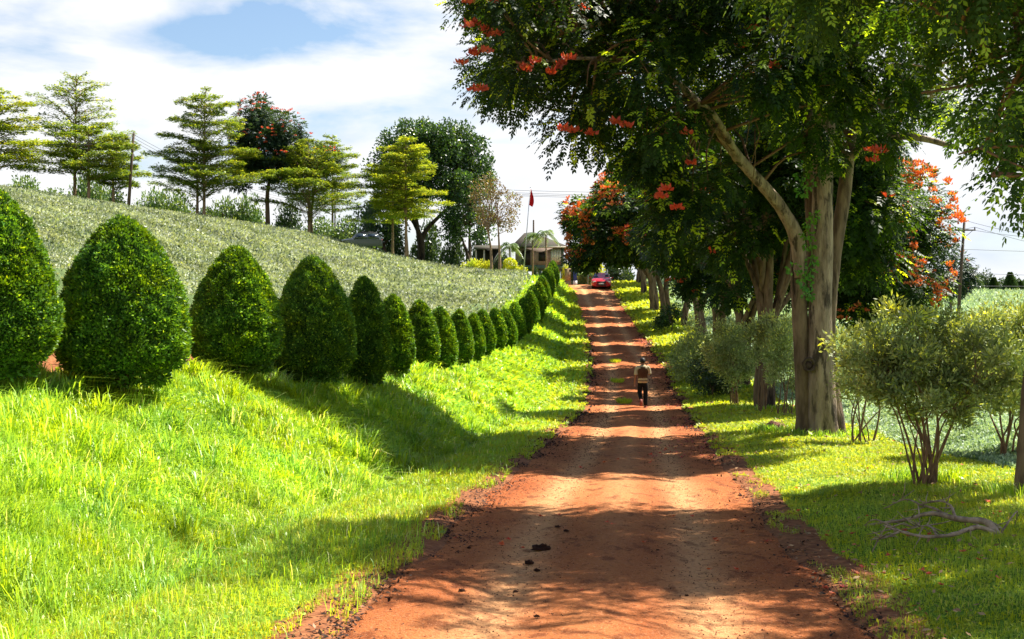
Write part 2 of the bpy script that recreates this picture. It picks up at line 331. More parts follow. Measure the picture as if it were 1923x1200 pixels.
soc = mix(t, ramp(t, nz2.outputs[0], [(.3, 0), (.7, 1)]), (.13, .045, .02), (.30, .12, .05))
sm = ramp(t, math_(t, 'ADD', at.outputs['Fac'], math_(t, 'MULTIPLY', math_(t, 'SUBTRACT', nz.outputs[0], .5), 1.3)), [(.42, 0), (.58, 1)])
p = principled(t, .9, .1); L(t, mix(t, sm, grc, soc), p.inputs['Base Color'])
b = N(t, 'ShaderNodeBump', i_Strength=.6, i_Distance=.03); L(t, nz2.outputs[0], b.inputs['Height']); L(t, b.outputs[0], p.inputs['Normal']); L(t, p.outputs[0], out.inputs[0])
mb = MB(); mb.add(np.stack([XX, YY, ZZ], -1).reshape(-1, 3), Qg)
ground = mb.build('ground', gm, smooth=True); tag(ground, kind='structure')
_, Tt, Tc, Vv, Ww = base_h(XX, YY)
soil = np.zeros_like(XX)
e = np.where(Tt > 0, road_edge(YY, 1), road_edge(YY, -1))
soil += 1 - sst(np.abs(Tt), e+.15, e+.55)
soil += (.45+.5*sst(fbm(XX*.5, YY*.35, 3, 33), 0, .3))*np.exp(-((Tt-(Vv+Ww)/2)/(.35))**2)*(Tt > 0)*(1 - .6*sst(YY, 25, 45))
soil += .95*sst(Tt, Tc+.4, Tc+1.0)*(YY < 50)

a = ground.data.attributes.new('soil', 'FLOAT', 'POINT'); a.data.foreach_set('value', np.clip(soil, 0, 1).ravel().astype(np.float32))
a = ground.data.attributes.new('field', 'FLOAT', 'POINT'); a.data.foreach_set('value', ((Tt < -6) | (YY > 140)).astype(np.float32).ravel())

# ------------------------------------------------------------------ dirt road
rm, t, out = new_mat('red_dirt')
g = N(t, 'ShaderNodeNewGeometry'); at = N(t, 'ShaderNodeAttribute', attribute_name='rut')
def nzn(scale, det, st=(1,1,1), ro=.6):
    m_ = N(t, 'ShaderNodeMapping'); m_.inputs['Scale'].default_value = st; L(t, g.outputs['Position'], m_.inputs[0])
    n_ = N(t, 'ShaderNodeTexNoise', i_Scale=scale, i_Detail=det, i_Roughness=ro); L(t, m_.outputs[0], n_.inputs['Vector']); return n_.outputs[0]
na = nzn(.9, 6, (1, .35, 1)); nb_ = nzn(22, 8, ro=.7); nc_ = nzn(5, 7, (1, .5, 1)); nd = nzn(70, 4)
c = mix(t, ramp(t, na, [(.35, 0), (.65, 1)]), (.31, .080, .022), (.46, .155, .048))
c = mix(t, math_(t, 'MULTIPLY', at.outputs['Fac'], ramp(t, nc_, [(.3, .35), (.7, .95)])), c, (.70, .38, .17))
c = mix(t, ramp(t, nb_, [(.54, 0), (.64, .85)]), c, (.13, .032, .011))
c = mix(t, ramp(t, nc_, [(.54, 0), (.64, .7)]), c, (.14, .035, .012))
c = mix(t, ramp(t, nd, [(.32, .6), (.44, 0)]), c, (.62, .34, .19))
p = principled(t, .93, .12); L(t, c, p.inputs['Base Color'])
hsum = math_(t, 'ADD', math_(t, 'MULTIPLY', nb_, .7), math_(t, 'MULTIPLY', nd, .3))
b = N(t, 'ShaderNodeBump', i_Strength=1.0, i_Distance=.05); L(t, hsum, b.inputs['Height']); L(t, b.outputs[0], p.inputs['Normal']); L(t, p.outputs[0], out.inputs[0])
rr = np.concatenate([np.arange(-25, 4, .5), grow(4, 135, .05, 1.008, .5)]); rt = np.linspace(-2.9, 2.9, 110)
RT, RY = np.meshgrid(rt, rr); RX = cx(RY) - RT
rutm = np.exp(-((np.abs(RT)-.75 + .08*fbm(RY*.2, 0*RY, 2, 5))/.24)**2)
RZ = zr(RY) - .02*rutm + .035*np.exp(-(RT/.35)**2) + .03*fbm(RX*1.4, RY*.9, 5, 21) + .012*fbm(RX*9, RY*9, 3, 4)
ee = np.where(RT > 0, road_edge(RY, 1), road_edge(RY, -1))
RZ = RZ - .17*sst(np.abs(RT), ee-.12, ee+.22)
n1_, n2_ = RX.shape; ix = np.arange(n1_*n2_).reshape(n1_, n2_)
mb = MB(); mb.add(np.stack([RX, RY, RZ], -1).reshape(-1, 3), np.stack([ix[:-1, :-1], ix[1:, :-1], ix[1:, 1:], ix[:-1, 1:]], -1).reshape(-1, 4))
road = mb.build('dirt_road', rm, smooth=True); tag(road, kind='structure')
a = road.data.attributes.new('rut', 'FLOAT', 'POINT'); a.data.foreach_set('value', (rutm + .55*np.exp(-(RT/.25)**2)*sst(RY, 5, 20)*(1-sst(RY,25,40)) + .3*(RY > 100)).ravel().astype(np.float32))
def road_z(x, y): return float(zr(np.array([y]))[0]) + .0

# ------------------------------------------------------------------ grass
def in_view(X, Y, m=1.25): return np.abs(X) < .40*m*Y + 1.5
def blades(name, rng, gen, n, hgt, wid, mat, lean=.35, weeds=0.0):
    """gen(n) -> X, Y ; hgt, wid functions of (X, Y)"""
    X, Y = gen(n); k = in_view(X, Y); X, Y = X[k], Y[k]; n = len(X)
    Z = height(X, Y) - .01
    h = hgt(X, Y)*rng.uniform(.55, 1.25, n); w = wid(X, Y)*rng.uniform(.7, 1.3, n)
    a = rng.uniform(0, 2*np.pi, n); ld = np.stack([np.cos(a), np.sin(a), 0*a], 1)
    cl = fbm(X*.8, Y*.8, 2, 40)*2.5; ld2 = np.stack([np.cos(cl+.6), np.sin(cl+.6), 0*a], 1)      # tufts lean together
    ld = ld*.9 + ld2*.3; le = lean*rng.uniform(.3, 1.6, n)
    s = np.stack([-np.sin(a), np.cos(a), 0*a], 1)*w[:, None]*.5
    P = np.stack([X, Y, Z], 1); up = np.array([0, 0, 1.0])
    m1 = P + up*(h*.6)[:, None] + ld*(h*le*.35)[:, None]; tp = P + up*(h*(1-.35*le))[:, None] + ld*(h*le*1.1)[:, None]
    V = np.stack([P-s, P+s, m1+s*.85, m1-s*.85, tp], 1).reshape(-1, 3)
    b0 = np.arange(n)*5
    r = np.clip(.5 + .22*rng.standard_normal(n) + .35*fbm(X*.7, Y*.7, 3, 60), 0, .89); y = rng.random(n) < .03+.09*(fbm(X*.9, Y*.9, 3, 62) > .18); r[y] = rng.uniform(.93, 1, y.sum())
    mb = MB(); mb.add(V, np.stack([b0, b0+1, b0+2, b0+3], 1), np.stack([b0+3, b0+2, b0+4], 1))
    mb.rq[0] = r; mb.rt[0] = r
    if weeds:
        k = rng.random(n) < weeds; q = k.sum(); D = rdir(rng, q); D[:, 2] = np.abs(D[:, 2])*.5
        PP = P[k] + up*(h[k]*.35)[:, None]*rng.uniform(.3, 1.3, (q, 1)); wd = np.maximum(.018, w[k]*3.5)
        leaves(mb, PP, D, up + .5*rdir(rng, q), wd*1.8, wd, rng.uniform(.3, .89, q))
    o = mb.build(name, mat); return tag(o, kind='stuff')
rng = np.random.default_rng(5)
def ysamp(n, a, b, g=1.0):      # density ~ 1/Y
    return a*(b/a)**rng.random(n)
def gen_bank(n):
    Y = ysamp(n, 5.0, 118); c = cx(Y); tc_ = c-xc(Y); a = 1.75; w = a+.33*(tc_-a)
    return c - (w + (tc_+.9-w)*rng.random(n)), Y
def gen_bank2(n):      # taller tufts in patches
    X, Y = gen_bank(n); k = (fbm(X*.9, Y*.7, 3, 77) > .08); return X[k], Y[k]
def gen_vl(n):
    Y = ysamp(n, 4.0, 125); c = cx(Y); tc_ = c-xc(Y); a = road_edge(Y, 1); w = 1.75+.46*(tc_-1.75)
    u = rng.random(n); X = c - (a-.05 + (w-a)*u)
    dtc = np.abs((c-X) - (1.75+.36*(tc_-1.75)))                    # the bare ditch
    k = ~((dtc < .22) & (rng.random(n) < .75) & (fbm(X*.5, Y*.35, 3, 33) > .12)) & ((c-X-a > .22) | (fbm(X*3, Y*1.5, 3, 9) > 0)) & ((c-X-a > .5) | (rng.random(len(X)) < .45))
    return X[k], Y[k]
def gen_vr(n):
    Y = ysamp(n, 4.0, 125); c = cx(Y); a = road_edge(Y, -1); X = c + a - .05 + (4.9*rng.random(n)**.9)
    q = X-c-a; k = ((q > .3) | (fbm(X*3, Y*1.5, 3, 9) > -.05)) & ((q < 3.3) | (rng.random(n) < .6)) & (fbm(X*.8, Y*.8, 3, 91) > -.62)
    return X[k], Y[k]
def gen_path(n):
    Y = ysamp(n, 40, 120); c = cx(Y); tc_ = c-xc(Y); return c-(tc_+.7+1.9*rng.random(n)), Y
far = lambda Y: np.maximum(1, Y/11)
blades('bank_grass', rng, gen_bank, 230000, lambda X, Y: .13 + .11*fbm(X*1.1, Y*1.1, 4, 50), lambda X, Y: .0075*far(Y), M['grass'], .6, .35)
blades('long_grass', rng, gen_bank2, 45000, lambda X, Y: .25 + .08*fbm(X*.5, Y*.5, 3, 51), lambda X, Y: .011*far(Y), M['grass'], .75)
def gen_tuft(n):
    c0x, c0y = gen_bank(n//45); k = rng.integers(0, len(c0x), n); ok = (c0y[k] < 45)
    return (c0x[k]+rng.normal(0, .07, n))[ok], (c0y[k]+rng.normal(0, .07, n))[ok]
blades('tall_tufts', rng, gen_tuft, 26000, lambda X, Y: .38 + .1*fbm(X*.5, Y*.5, 3, 55), lambda X, Y: .011*far(Y), M['grass'], .95)
blades('bank_grass', rng, gen_path, 16000, lambda X, Y: .14 + 0*X, lambda X, Y: .006*far(Y), M['grass'], .5, .2)
BASES = [((1548-961.5)*27/F, 27.0, .55), ((1924-961.5)*15/F, 15.0, .25), ((1436-961.5)*39.5/F, 39.5, .5), ((1457-961.5)*28.5/F, 28.5, .3), ((1738-961.5)*16.9/F, 16.9, .3), ((1318-961.5)*70/F, 70, .5), ((1251-961.5)*83/F, 83, .5), ((1393-961.5)*51/F, 51, .5)]
def gen_base(n):
    b_ = np.array(BASES)[rng.integers(0, len(BASES), n)]; a_ = rng.uniform(0, 6.28, n); r_ = b_[:, 2]*(1+.5*np.abs(rng.standard_normal(n))); return b_[:, 0]+r_*np.cos(a_), b_[:, 1]+r_*np.sin(a_)
blades('verge_weeds', rng, gen_vl, 22000, lambda X, Y: .17 + .10*fbm(X*1.3, Y*1.3, 3, 56), lambda X, Y: .007*far(Y), M['grass'], .6, .3)
blades('trunk_foot_grass', rng, gen_base, 5000, lambda X, Y: .20 + 0*X, lambda X, Y: .008*far(Y), M['grass'], .5, .1)
blades('verge_grass', rng, gen_vl, 200000, lambda X, Y: .085 + .055*fbm(X, Y, 3, 52), lambda X, Y: .005*far(Y), M['verge'], .5, .3)
blades('verge_grass', rng, gen_vr, 300000, lambda X, Y: .07 + .03*fbm(X, Y, 2, 53), lambda X, Y: .005*far(Y), M['verge'], .5, .3)

# ------------------------------------------------------------------ tea fields
def tea_surface(X, Y, side):
    base = height(X, Y, False)
    v = (Y + .22*X)/1.35 if side > 0 else (Y*.6 - .5*X)/1.2
    v = v + .35*fbm(X*.15, Y*.15, 3, 70)
    f = np.abs((v % 1) - .5)*2                                         # 1 in the gap
    gap = sst(f, .70, .95)*np.clip(.8 + 1.3*fbm(X*.22, Y*.3, 3, 73), 0, 1)
    m = (.74-.22*sst(Y, 80, 110) if side > 0 else .38) + .14*fbm(X*.9, Y*.9, 3, 71) + .07*fbm(X*3, Y*3, 2, 72) - .5*gap
    return base, m, gap
def tea(name, side, Xr, Yr, st, edge, mat, n, rng):
    ew = .35 if side > 0 else 2.2
    xs = np.arange(*Xr, st); ys = np.arange(*Yr, st); X, Y = np.meshgrid(xs, ys)
    base, m, _g = tea_surface(X, Y, side); k = edge(X, Y)
    Z = base + m*sst(k, 0, ew) - .15*(k <= 0)
    ok = (k > -.4) & in_view(X, Y, 1.2); a, b = X.shape; ix = np.arange(a*b).reshape(a, b)
    Q = np.stack([ix[:-1, :-1], ix[:-1, 1:], ix[1:, 1:], ix[1:, :-1]], -1).reshape(-1, 4)
    okq = (ok[:-1, :-1] & ok[:-1, 1:] & ok[1:, 1:] & ok[1:, :-1]).ravel(); Q = Q[okq]
    us, inv = np.unique(Q, return_inverse=True); V = np.stack([X, Y, Z], -1).reshape(-1, 3)[us]
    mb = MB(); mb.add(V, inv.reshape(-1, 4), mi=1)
    # leaves
    Yl = Yr[0]*(Yr[1]/Yr[0])**rng.random(n*2) if Yr[0] > 5 else rng.uniform(*Yr, n*2)
    lim = .40*1.15*Yl+1.5; lo = np.maximum(Xr[0], -lim); hi = np.minimum(Xr[1], lim)
    Xl = lo + (hi-lo)*rng.random(n*2); kk = edge(Xl, Yl) > 0; Xl, Yl = Xl[kk], Yl[kk]
    bl, ml, gl = tea_surface(Xl, Yl, side); ed = edge(Xl, Yl); ml = ml*sst(ed, 0, ew)
    q = len(Xl); fr = np.where((ed < .8), rng.random(q)**.5, 1.0)       # foliage hangs down the field's edge
    P = np.stack([Xl, Yl, bl + ml*fr + rng.uniform(-.02, .05, q)], 1)
    D = rdir(rng, q); D[:, 2] = np.abs(D[:, 2])*.7 + .25
    ln = .075*np.maximum(1, Yl/26)*rng.uniform(.7, 1.3, q)
    pat = fbm(Xl*.35, Yl*.35, 4, 74)*.6 + fbm(Xl*1.6, Yl*1.6, 3, 75)*.7
    r = np.clip(.48 + .25*rng.standard_normal(q) + .4*pat - .55*gl, 0, .89); y = rng.random(q) < .04 + .05*(pat > .3); r[y] = rng.uniform(.93, 1, y.sum())  # leaf colour darkened in the row gaps, painted shade between rows
    leaves(mb, P, D, np.array([0, 0, 1.0]) + .8*rdir(rng, q), ln, ln*.5, r)
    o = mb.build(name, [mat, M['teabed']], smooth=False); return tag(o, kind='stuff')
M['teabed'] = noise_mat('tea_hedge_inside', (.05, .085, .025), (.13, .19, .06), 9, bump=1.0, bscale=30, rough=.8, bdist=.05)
def edge_l(X, Y):
    Yq = np.minimum(Y, 140); c = cx(Yq); t_ = c-X; e1 = t_-(c-xc(Yq))-2.0 + .2*fbm(Y*.4, X*0, 2, 6); e2 = Yb(X)-5.5-Y; return np.minimum(e1, np.minimum(e2, Y-9))
def edge_r(X, Y):
    Yq = np.minimum(Y, 140); u = X-cx(Yq)-1.75; g1 = u-3.5 - 1.4*sst(Y, 22, 12) - .2*fbm(Y*.4, X*0, 2, 7)
    return np.minimum(g1, 190-Y)
tea('tea_bushes', 1, (-60, 3), (10, 134), .30, edge_l, M['tea'], 520000, rng)
tea('tea_bushes', -1, (7, 75), (12, 188), .38, edge_r, M['tea_r'], 300000, rng)
# ------------------------------------------------------------------ clipped topiary cones
def cone_prof(h):            # h 0..1 -> radius 0..1
    return np.where(h < .16, .80 + .20*np.sin(h/.16*np.pi/2), np.maximum(0, 1-((h-.16)/.84)**1.9)**.70)
def make_cone(seed, nleaf, leaf, R0, Hh, slim=1.0):
    rng = np.random.default_rng(seed); mb = MB()
    nh, na = 26, 36; hh = np.linspace(0, 1, nh); aa = np.linspace(0, 2*np.pi, na, endpoint=False)
    A, Hq = np.meshgrid(aa, hh)
    def surf(A, h):
        r = R0*cone_prof(h)*(1 + .05*fbm(A*1.6, h*5, 3, seed)*(1) + .035*np.sin(A*2+seed)) ; return np.stack([r*np.cos(A), r*np.sin(A), .14*Hh + h*(Hh*.86)], -1)
    V = surf(A, Hq); V[..., :2] *= .93; V = V.reshape(-1, 3); ix = np.arange(nh*na).reshape(nh, na); jx = np.roll(ix, -1, 1)
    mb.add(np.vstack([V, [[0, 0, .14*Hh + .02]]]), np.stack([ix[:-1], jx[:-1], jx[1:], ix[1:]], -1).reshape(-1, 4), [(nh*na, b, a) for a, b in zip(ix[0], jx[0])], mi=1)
    h = rng.random(nleaf*2); h = h[rng.random(nleaf*2) < (cone_prof(h)*.9+.1)][:nleaf]; a = rng.uniform(0, 2*np.pi, len(h)); n = len(h)
    P = surf(a, h); P[:, :2] *= rng.uniform(.93, 1.03, (n, 1)); out = unit(np.stack([np.cos(a), np.sin(a), .35+.6*h], 1))
    lump = fbm(a*R0*7, h*Hh*7, 2, seed+3); P += out*(lump*.062)[:, None]
    D = unit(out*.8 + rdir(rng, n)*.9 + [0, 0, .15])
    r = np.clip(.45 + .22*rng.standard_normal(n) + .3*lump, 0, .89); y = rng.random(n) < .07; r[y] = .96
    leaves(mb, P, D, rdir(rng, n), leaf*rng.uniform(.6, 1.4, n), leaf*.55, r)
    # ragged skirt near the ground
    k = nleaf//25; a = rng.uniform(0, 2*np.pi, k); P = np.stack([R0*.72*np.cos(a)*rng.uniform(.3, 1, k), R0*.72*np.sin(a), rng.uniform(.06, .16, k)*Hh], 1)
    leaves(mb, P, rdir(rng, k)*[1, 1, .5] - [0, 0, .3], rdir(rng, k), leaf*1.5, leaf*.7, rng.random(k)*.6)
    st = MB(); tube(st, [(0, 0, -.2), (.02, 0, .12*Hh), (0, .02, .4*Hh)], [.055, .04, .03], 7)
    for q in range(5):
        a = q*1.3+seed; tube(st, [(.02*math.cos(a), .02*math.sin(a), -.1), (.12*math.cos(a), .12*math.sin(a), .12*Hh), (.35*R0*math.cos(a), .35*R0*math.sin(a), .3*Hh)], [.025, .018, .012], 5)
    return mb, st
CONES = [  # px centre, depth, radius, height, label
 (-16, 14.9, .70, 2.32, 'bright topiary cone cut off by the left edge of the photo'),
 (232, 16.4, .80, 2.26, 'largest fat rounded topiary cone, second from the left edge, grass blades before its foot'),
 (443, 20.5, .73, 2.12, 'dumpy rounded topiary cone standing clear of its neighbours, trunk showing at its foot'),
 (587, 23.6, .78, 2.42, 'tall broad topiary cone with a bright sunlit right flank, fourth from the left'),
 (684, 26.5, .52, 2.30, 'shaded dark topiary cone with a narrow top, fifth from the left'),
 (738, 32, .50, 2.05, 'topiary cone half hidden behind the shaded dark one, sixth from the left'),
 (788, 37.5, .56, 2.04, 'leaning topiary cone, seventh from the left, first after the shaded pair'),
 (826, 41, .53, 2.10, 'topiary cone, eighth from the left, pressed against the seventh'),
 (862, 46, .50, 2.02, 'topiary cone, ninth from the left, in the middle of the curving row'),
 (889, 50, .44, 1.92, 'shorter topiary cone, tenth from the left'),
 (906, 54, .52, 1.98, 'topiary cone, eleventh from the left, taller than the one before it'),
 (930, 58, .50, 1.88, 'topiary cone, twelfth from the left'),
 (948, 61, .54, 1.95, 'topiary cone, thirteenth from the left, near the lowest point of the row'),
 (967, 65, .54, 1.98, 'topiary cone, fourteenth from the left'),
 (983, 70, .50, 2.0, 'topiary cone, fifteenth from the left'),
 (996, 74.5, .50, 2.1, 'topiary cone, sixteenth from the left, where the row starts to climb'),
 (1005, 79, .50, 2.15, 'topiary cone, seventeenth from the left, climbing towards the house'),
 (1012, 83.5, .52, 2.1, 'topiary cone, eighteenth from the left, climbing towards the house'),
 (1018, 87.5, .55, 2.2, 'topiary cone, seventh from the far end of the row'),
 (1023, 91.5, .55, 2.2, 'topiary cone, sixth from the far end of the row'),
 (1027, 95, .52, 2.1, 'topiary cone, fifth from the far end of the row'),
 (1031, 98.5, .5, 2.1, 'topiary cone, fourth from the far end of the row'),
 (1034, 102, .5, 2.1, 'topiary cone, third from the far end of the row'),
 (1037, 105.5, .5, 2.1, 'topiary cone, last but one at the far end of the row'),
 (1039, 109, .5, 2.0, 'farthest topiary cone, beside the top of the dirt road'),
]
protos = {}
for k, (px, d, r, h, lab) in enumerate(CONES):
    x = (px-961.5)*d/F
    key = ('near', k) if k < 4 else (('mid', k % 2) if k < 10 else ('far', k % 3))
    if key not in protos:
        n_, lf = (46000, .048) if k < 4 else ((22000, .062) if k < 10 else (9000, .085))
        mb, st = make_cone(k+1, n_, lf, r, h)
        root = empty('topiary_cone', (x, d, H(x, d)), lab, 'topiary', 'clipped topiary cones in a row up the bank', rz=k)
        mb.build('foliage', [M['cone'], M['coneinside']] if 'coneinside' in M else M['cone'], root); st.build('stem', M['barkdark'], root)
        protos[key] = (root, r, h)
    else:
        root, r0, h0 = protos[key]
        dup(root, (x, d, H(x, d)), k*1.7, (r/r0, r/r0, h/h0), lab)
# two cones set back behind the row
for px, d, z, r, h, lab in ((985, 80, 2.2, .62, 1.0, 'low round topiary peeping over the cones where the row bends'), (1003, 88, 3.2, .6, 1.5, 'topiary cone set back on the tea side, just past the bend of the row')):
    root, r0, h0 = protos[('far', 0)]; x = (px-961.5)*d/F
    dup(root, (x, d, H(x, d)-.05), px, (r/r0, r/r0, h/h0), lab)

# ------------------------------------------------------------------ tree builders
def compound(mb, P, D, rng, Lr, pairs, lw, rnd, mi=0, droop=.35):
    """pinnate leaves: rachis from P along D with leaflet pairs"""
    n = len(P); D = unit(D); up = np.array([0, 0, 1.0]); s = unit(np.cross(D, up + .35*rdir(rng, n))); Lr = np.broadcast_to(Lr, (n,))[:, None]
    nn = np.cross(s, D)
    for i in range(1, pairs+1):
        f = i/(pairs+.3); B = P + D*Lr*f + np.array([0, 0, -1])*(Lr*f*f*droop*.6)
        for sg in (-1, 1):
            dd = unit(D*.55 + sg*s + np.array([0, 0, -1])*rng.uniform(.05, .7, (n, 1)))
            leaves(mb, B, dd, nn + .25*rdir(rng, n), lw[0]*rng.uniform(.75, 1.2, n), lw[1], np.where(rnd > .9, rnd, np.clip(rnd + .1*rng.standard_normal(n), 0, .89)), mi=mi)
    leaves(mb, P + D*Lr + np.array([0, 0, -1])*Lr*droop*.6, D + [0, 0, -droop], nn, lw[0], lw[1], rnd, mi=mi)
def clump_pts(rng, C, r, n, flat=.8, shell=.45):
    """n points in each clump; returns points, outward unit vectors, clump index"""
    C = np.asarray(C, float); k = len(C); u = rdir(rng, k*n); rad = (shell + (1-shell)*rng.random(k*n))[:, None]
    idx_ = np.repeat(np.arange(k), n); rr = np.broadcast_to(r, (k,))[idx_][:, None]
    P = C[idx_] + u*rad*rr*[1, 1, flat]; return P, u, idx_
def crown_ellipsoid(rng, c, rad, n, shell=.55, lowcut=-.75):
    u = rdir(rng, n*3); u = u[u[:, 2] > lowcut][:n]; s = (shell + (1-shell)*rng.random(len(u)))[:, None]
    return np.array(c) + u*s*np.array(rad)
def twigs(mb, rng, roots, C, rad=.05, n=5, k=4):
    """curved branches from the nearest root point to each clump centre"""
    roots = np.asarray(roots)
    for c in C:
        d2 = np.linalg.norm(roots[:, :3]-c, axis=1); r = roots[rng.choice(np.argsort(d2)[:3])]
        m = (r[:3]+c)/2 + rdir(rng, 1)[0]*np.linalg.norm(c-r[:3])*.12 + [0, 0, .08*np.linalg.norm(c-r[:3])]
        tube(mb, spline([r[:3], m, c], k), np.linspace(rad, rad*.25, 2*k+1), n)
def blossom(mb, P, rng, size=.16, npet=9):
    """upright heads of cup-shaped flowers"""
    n = len(P); idx_ = np.repeat(np.arange(n), npet); u = rdir(rng, n*npet); u[:, 2] = np.abs(u[:, 2])*.8 + .1
    B = np.asarray(P)[idx_] + u*size*rng.uniform(.2, .9, (n*npet, 1))
    leaves(mb, B, u + [0, 0, .5], rdir(rng, n*npet), size*rng.uniform(.6, 1.1, n*npet), size*.6, rng.random(n*npet), fold=.3)
def avenue_tree(name, x, d, c, rad, nclump, nleaf, lab, rng, stems=2, tr=.32, pairs=3, Lr=.36, lw=(.15, .075), nred=0, redmat='redflower', group='African tulip trees lining the right side of the dirt road', side_red=None, leafmat='tulip', rcl=.85, cat='tree', hang=None):
    z0 = H(x, d); root = empty(name, (x, d, z0), lab, cat, group); o = np.array([x, d, z0])
    C = crown_ellipsoid(rng, c, rad, nclump); C = C[C[:, 2] > z0 + 1.7]
    mb = MB(); roots = []
    for s in range(stems):
        a = 2*np.pi*s/max(stems, 1) + rng.random(); off = np.array([math.cos(a), math.sin(a), 0])*tr*.55*(stems > 1)
        tgt = np.array(c) + np.array([math.cos(a)*rad[0]*.35, math.sin(a)*rad[1]*.3, rad[2]*.35])
        fork = o + off*1.4 + np.array([(c[0]-x)*.2, 0, (c[2]-z0)*rng.uniform(.38, .5)])
        pts = spline([o+off-[0, 0, .3], o+off*1.1+[0, 0, .8], fork, (fork+tgt)/2+[0, 0, .1], tgt], 6)
        r = np.interp(np.linspace(0, 1, len(pts)), [0, .08, .45, 1], [tr*1.25, tr*.85, tr*.62, tr*.2]); tube(mb, pts - o, r, 10, lump=.05, rng=rng)
        roots += [tuple(p) for p in pts[len(pts)//3:]]
        for q in range(3):
            b = pts[int(len(pts)*rng.uniform(.4, .75))]; e = C[rng.integers(len(C))]
            lim = spline([b, (b+e)/2+[0, 0, .5], e], 5); tube(mb, lim-o, np.linspace(tr*.38, tr*.1, len(lim)), 7, lump=.05, rng=rng); roots += [tuple(p) for p in lim]
    tk = mb; mb2 = MB(); twigs(mb2, rng, np.array(roots)-o, C-o, .045)
    tk.build('trunk', M['bark'], root); mb2.build('branches', M['barkdark'], root)
    cr = MB(); P, u, ii = clump_pts(rng, C-o, rcl*rng.uniform(.7, 1.25, len(C)), nleaf//max(1, len(C)))
    D = u*.8 + (P-(np.array(c)-o))/np.array(rad)*.5 + [0, 0, -.35] + .4*rdir(rng, len(P))
    r = np.clip(.4+.22*rng.standard_normal(len(P)) + .25*(rng.random(len(C))[ii]-.5), 0, .89); y = rng.random(len(P)) < .06; r[y] = .96
    compound(cr, P, D, rng, Lr, pairs, lw, r)
    cr.build('crown', M[leafmat], root)
    if nred:
        u = rdir(rng, nred*12); ok = u[:, 2] > -.35
        if side_red is not None: ok &= (u @ np.array(side_red)) > rng.uniform(.1, .6, len(u))
        # blossoms sit on the outside of the clumps
        u = u[ok][:nred]; T = []
        for v in u:
            q = (C-np.array(c))/np.array(rad); j = rng.choice(np.argsort(-(q @ v))[:8]); T.append(C[j]-o + unit(v+.5*rdir(rng, 1)[0])*rcl*1.05)
        fb = MB(); blossom(fb, T, rng, .15, 10); fb.build('blossoms', M[redmat], root)
    return root
rng = np.random.default_rng(11)
# -- second to far avenue trees  (trunk px, depth, crown centre x, radii ...)
AV = [
 (1436, 39.5, (8.4, 40.3, 5.9), (4.1, 4.6, 3.4), 90, 8000, 3, .25, 40, 'redflower', 'tulip tree with several dark stems, next beyond the big smooth trunk'),
 (1393, 51, (9.8, 50.5, 5.2), (3.7, 2.5, 3.1), 45, 3600, 2, .28, 12, 'redflower', 'tulip tree with a forked leaning trunk and sky seen through the fork'),
 (1352, 59, (9.6, 58.3, 5.7), (4.4, 3.9, 3.2), 70, 5500, 2, .28, 70, 'redflower', 'tulip tree with its trunk behind the dusty shrubs'),
 (1318, 70, (9.0, 69.8, 7.0), (5.9, 4.7, 3.5), 100, 8000, 2, .27, 480, 'orangeflower', 'tulip tree with a mass of orange blossom leaning over the road'),
 (1251, 83, (9.0, 82.7, 8.0), (5.0, 4.5, 3.1), 80, 5600, 2, .29, 240, 'orangeflower', 'tulip tree with two buttressed trunks right beside the grass verge, orange blossom'),
 (1228, 94.5, (9.3, 94.5, 9.0), (4.6, 4.0, 2.8), 60, 4200, 2, .32, 20, 'redflower', 'tulip tree low over the road opposite the farthest cones'),
 (1209, 106, (10.6, 106.0, 10.2), (4.3, 4.0, 2.9), 55, 3600, 1, .32, 10, 'redflower', 'tulip tree at the crest, hanging beside the red car'),
 (1200, 117, (13.6, 117, 10.5), (4.0, 4.0, 3.2), 45, 2800, 1, .32, 6, 'redflower', 'farthest tulip tree of the avenue, beyond the crest'),
]
for px, d, c, rad, nc_l, nl, stems, tr, nred, rm_, lab in AV:
    x = (px-961.5)*d/F
    avenue_tree('tulip_tree', x, d, c, rad, nc_l, nl*2, lab, rng, stems=stems, tr=tr, nred=nred, redmat=rm_, side_red=(-.6, -.7, .25) if nred > 40 else None,
                pairs=3 if d < 60 else 2, lw=(.16, .085) if d < 60 else (.24, .12), Lr=.38)
avenue_tree('tulip_tree', (1286-961.5)*84/F, 84, (13.3, 85, 5.8), (3.2, 3, 3), 30, 2000, 'tulip tree standing back in the tea, trunk between two avenue trunks', rng, stems=1, tr=.3, pairs=2, lw=(.22, .11), nred=0)
# -- tulip tree in the right tea field, orange blossom
avenue_tree('tulip_tree', 14.3, 50, (13.7, 50, 4.7), (3.0, 3.2, 3.7), 95, 9500, 'low spreading tulip tree full of orange blossom in tea behind the big trunk', rng, stems=2, tr=.25, nred=420, redmat='orangeflower', side_red=(.15, -.85, .25), lw=(.16, .085), group='African tulip trees standing in the tea fields')
avenue_tree('tulip_tree', (1786-961.5)*112/F, 112, ((1786-961.5)*112/F, 112, 5.9), (1.7, 1.7, 2.5), 16, 1100, 'small distant tulip tree beside the right power pole', rng, stems=1, tr=.15, nred=16, redmat='orangeflower', pairs=2, lw=(.26, .14), group='African tulip trees standing in the tea fields', leafmat='tulip_far')
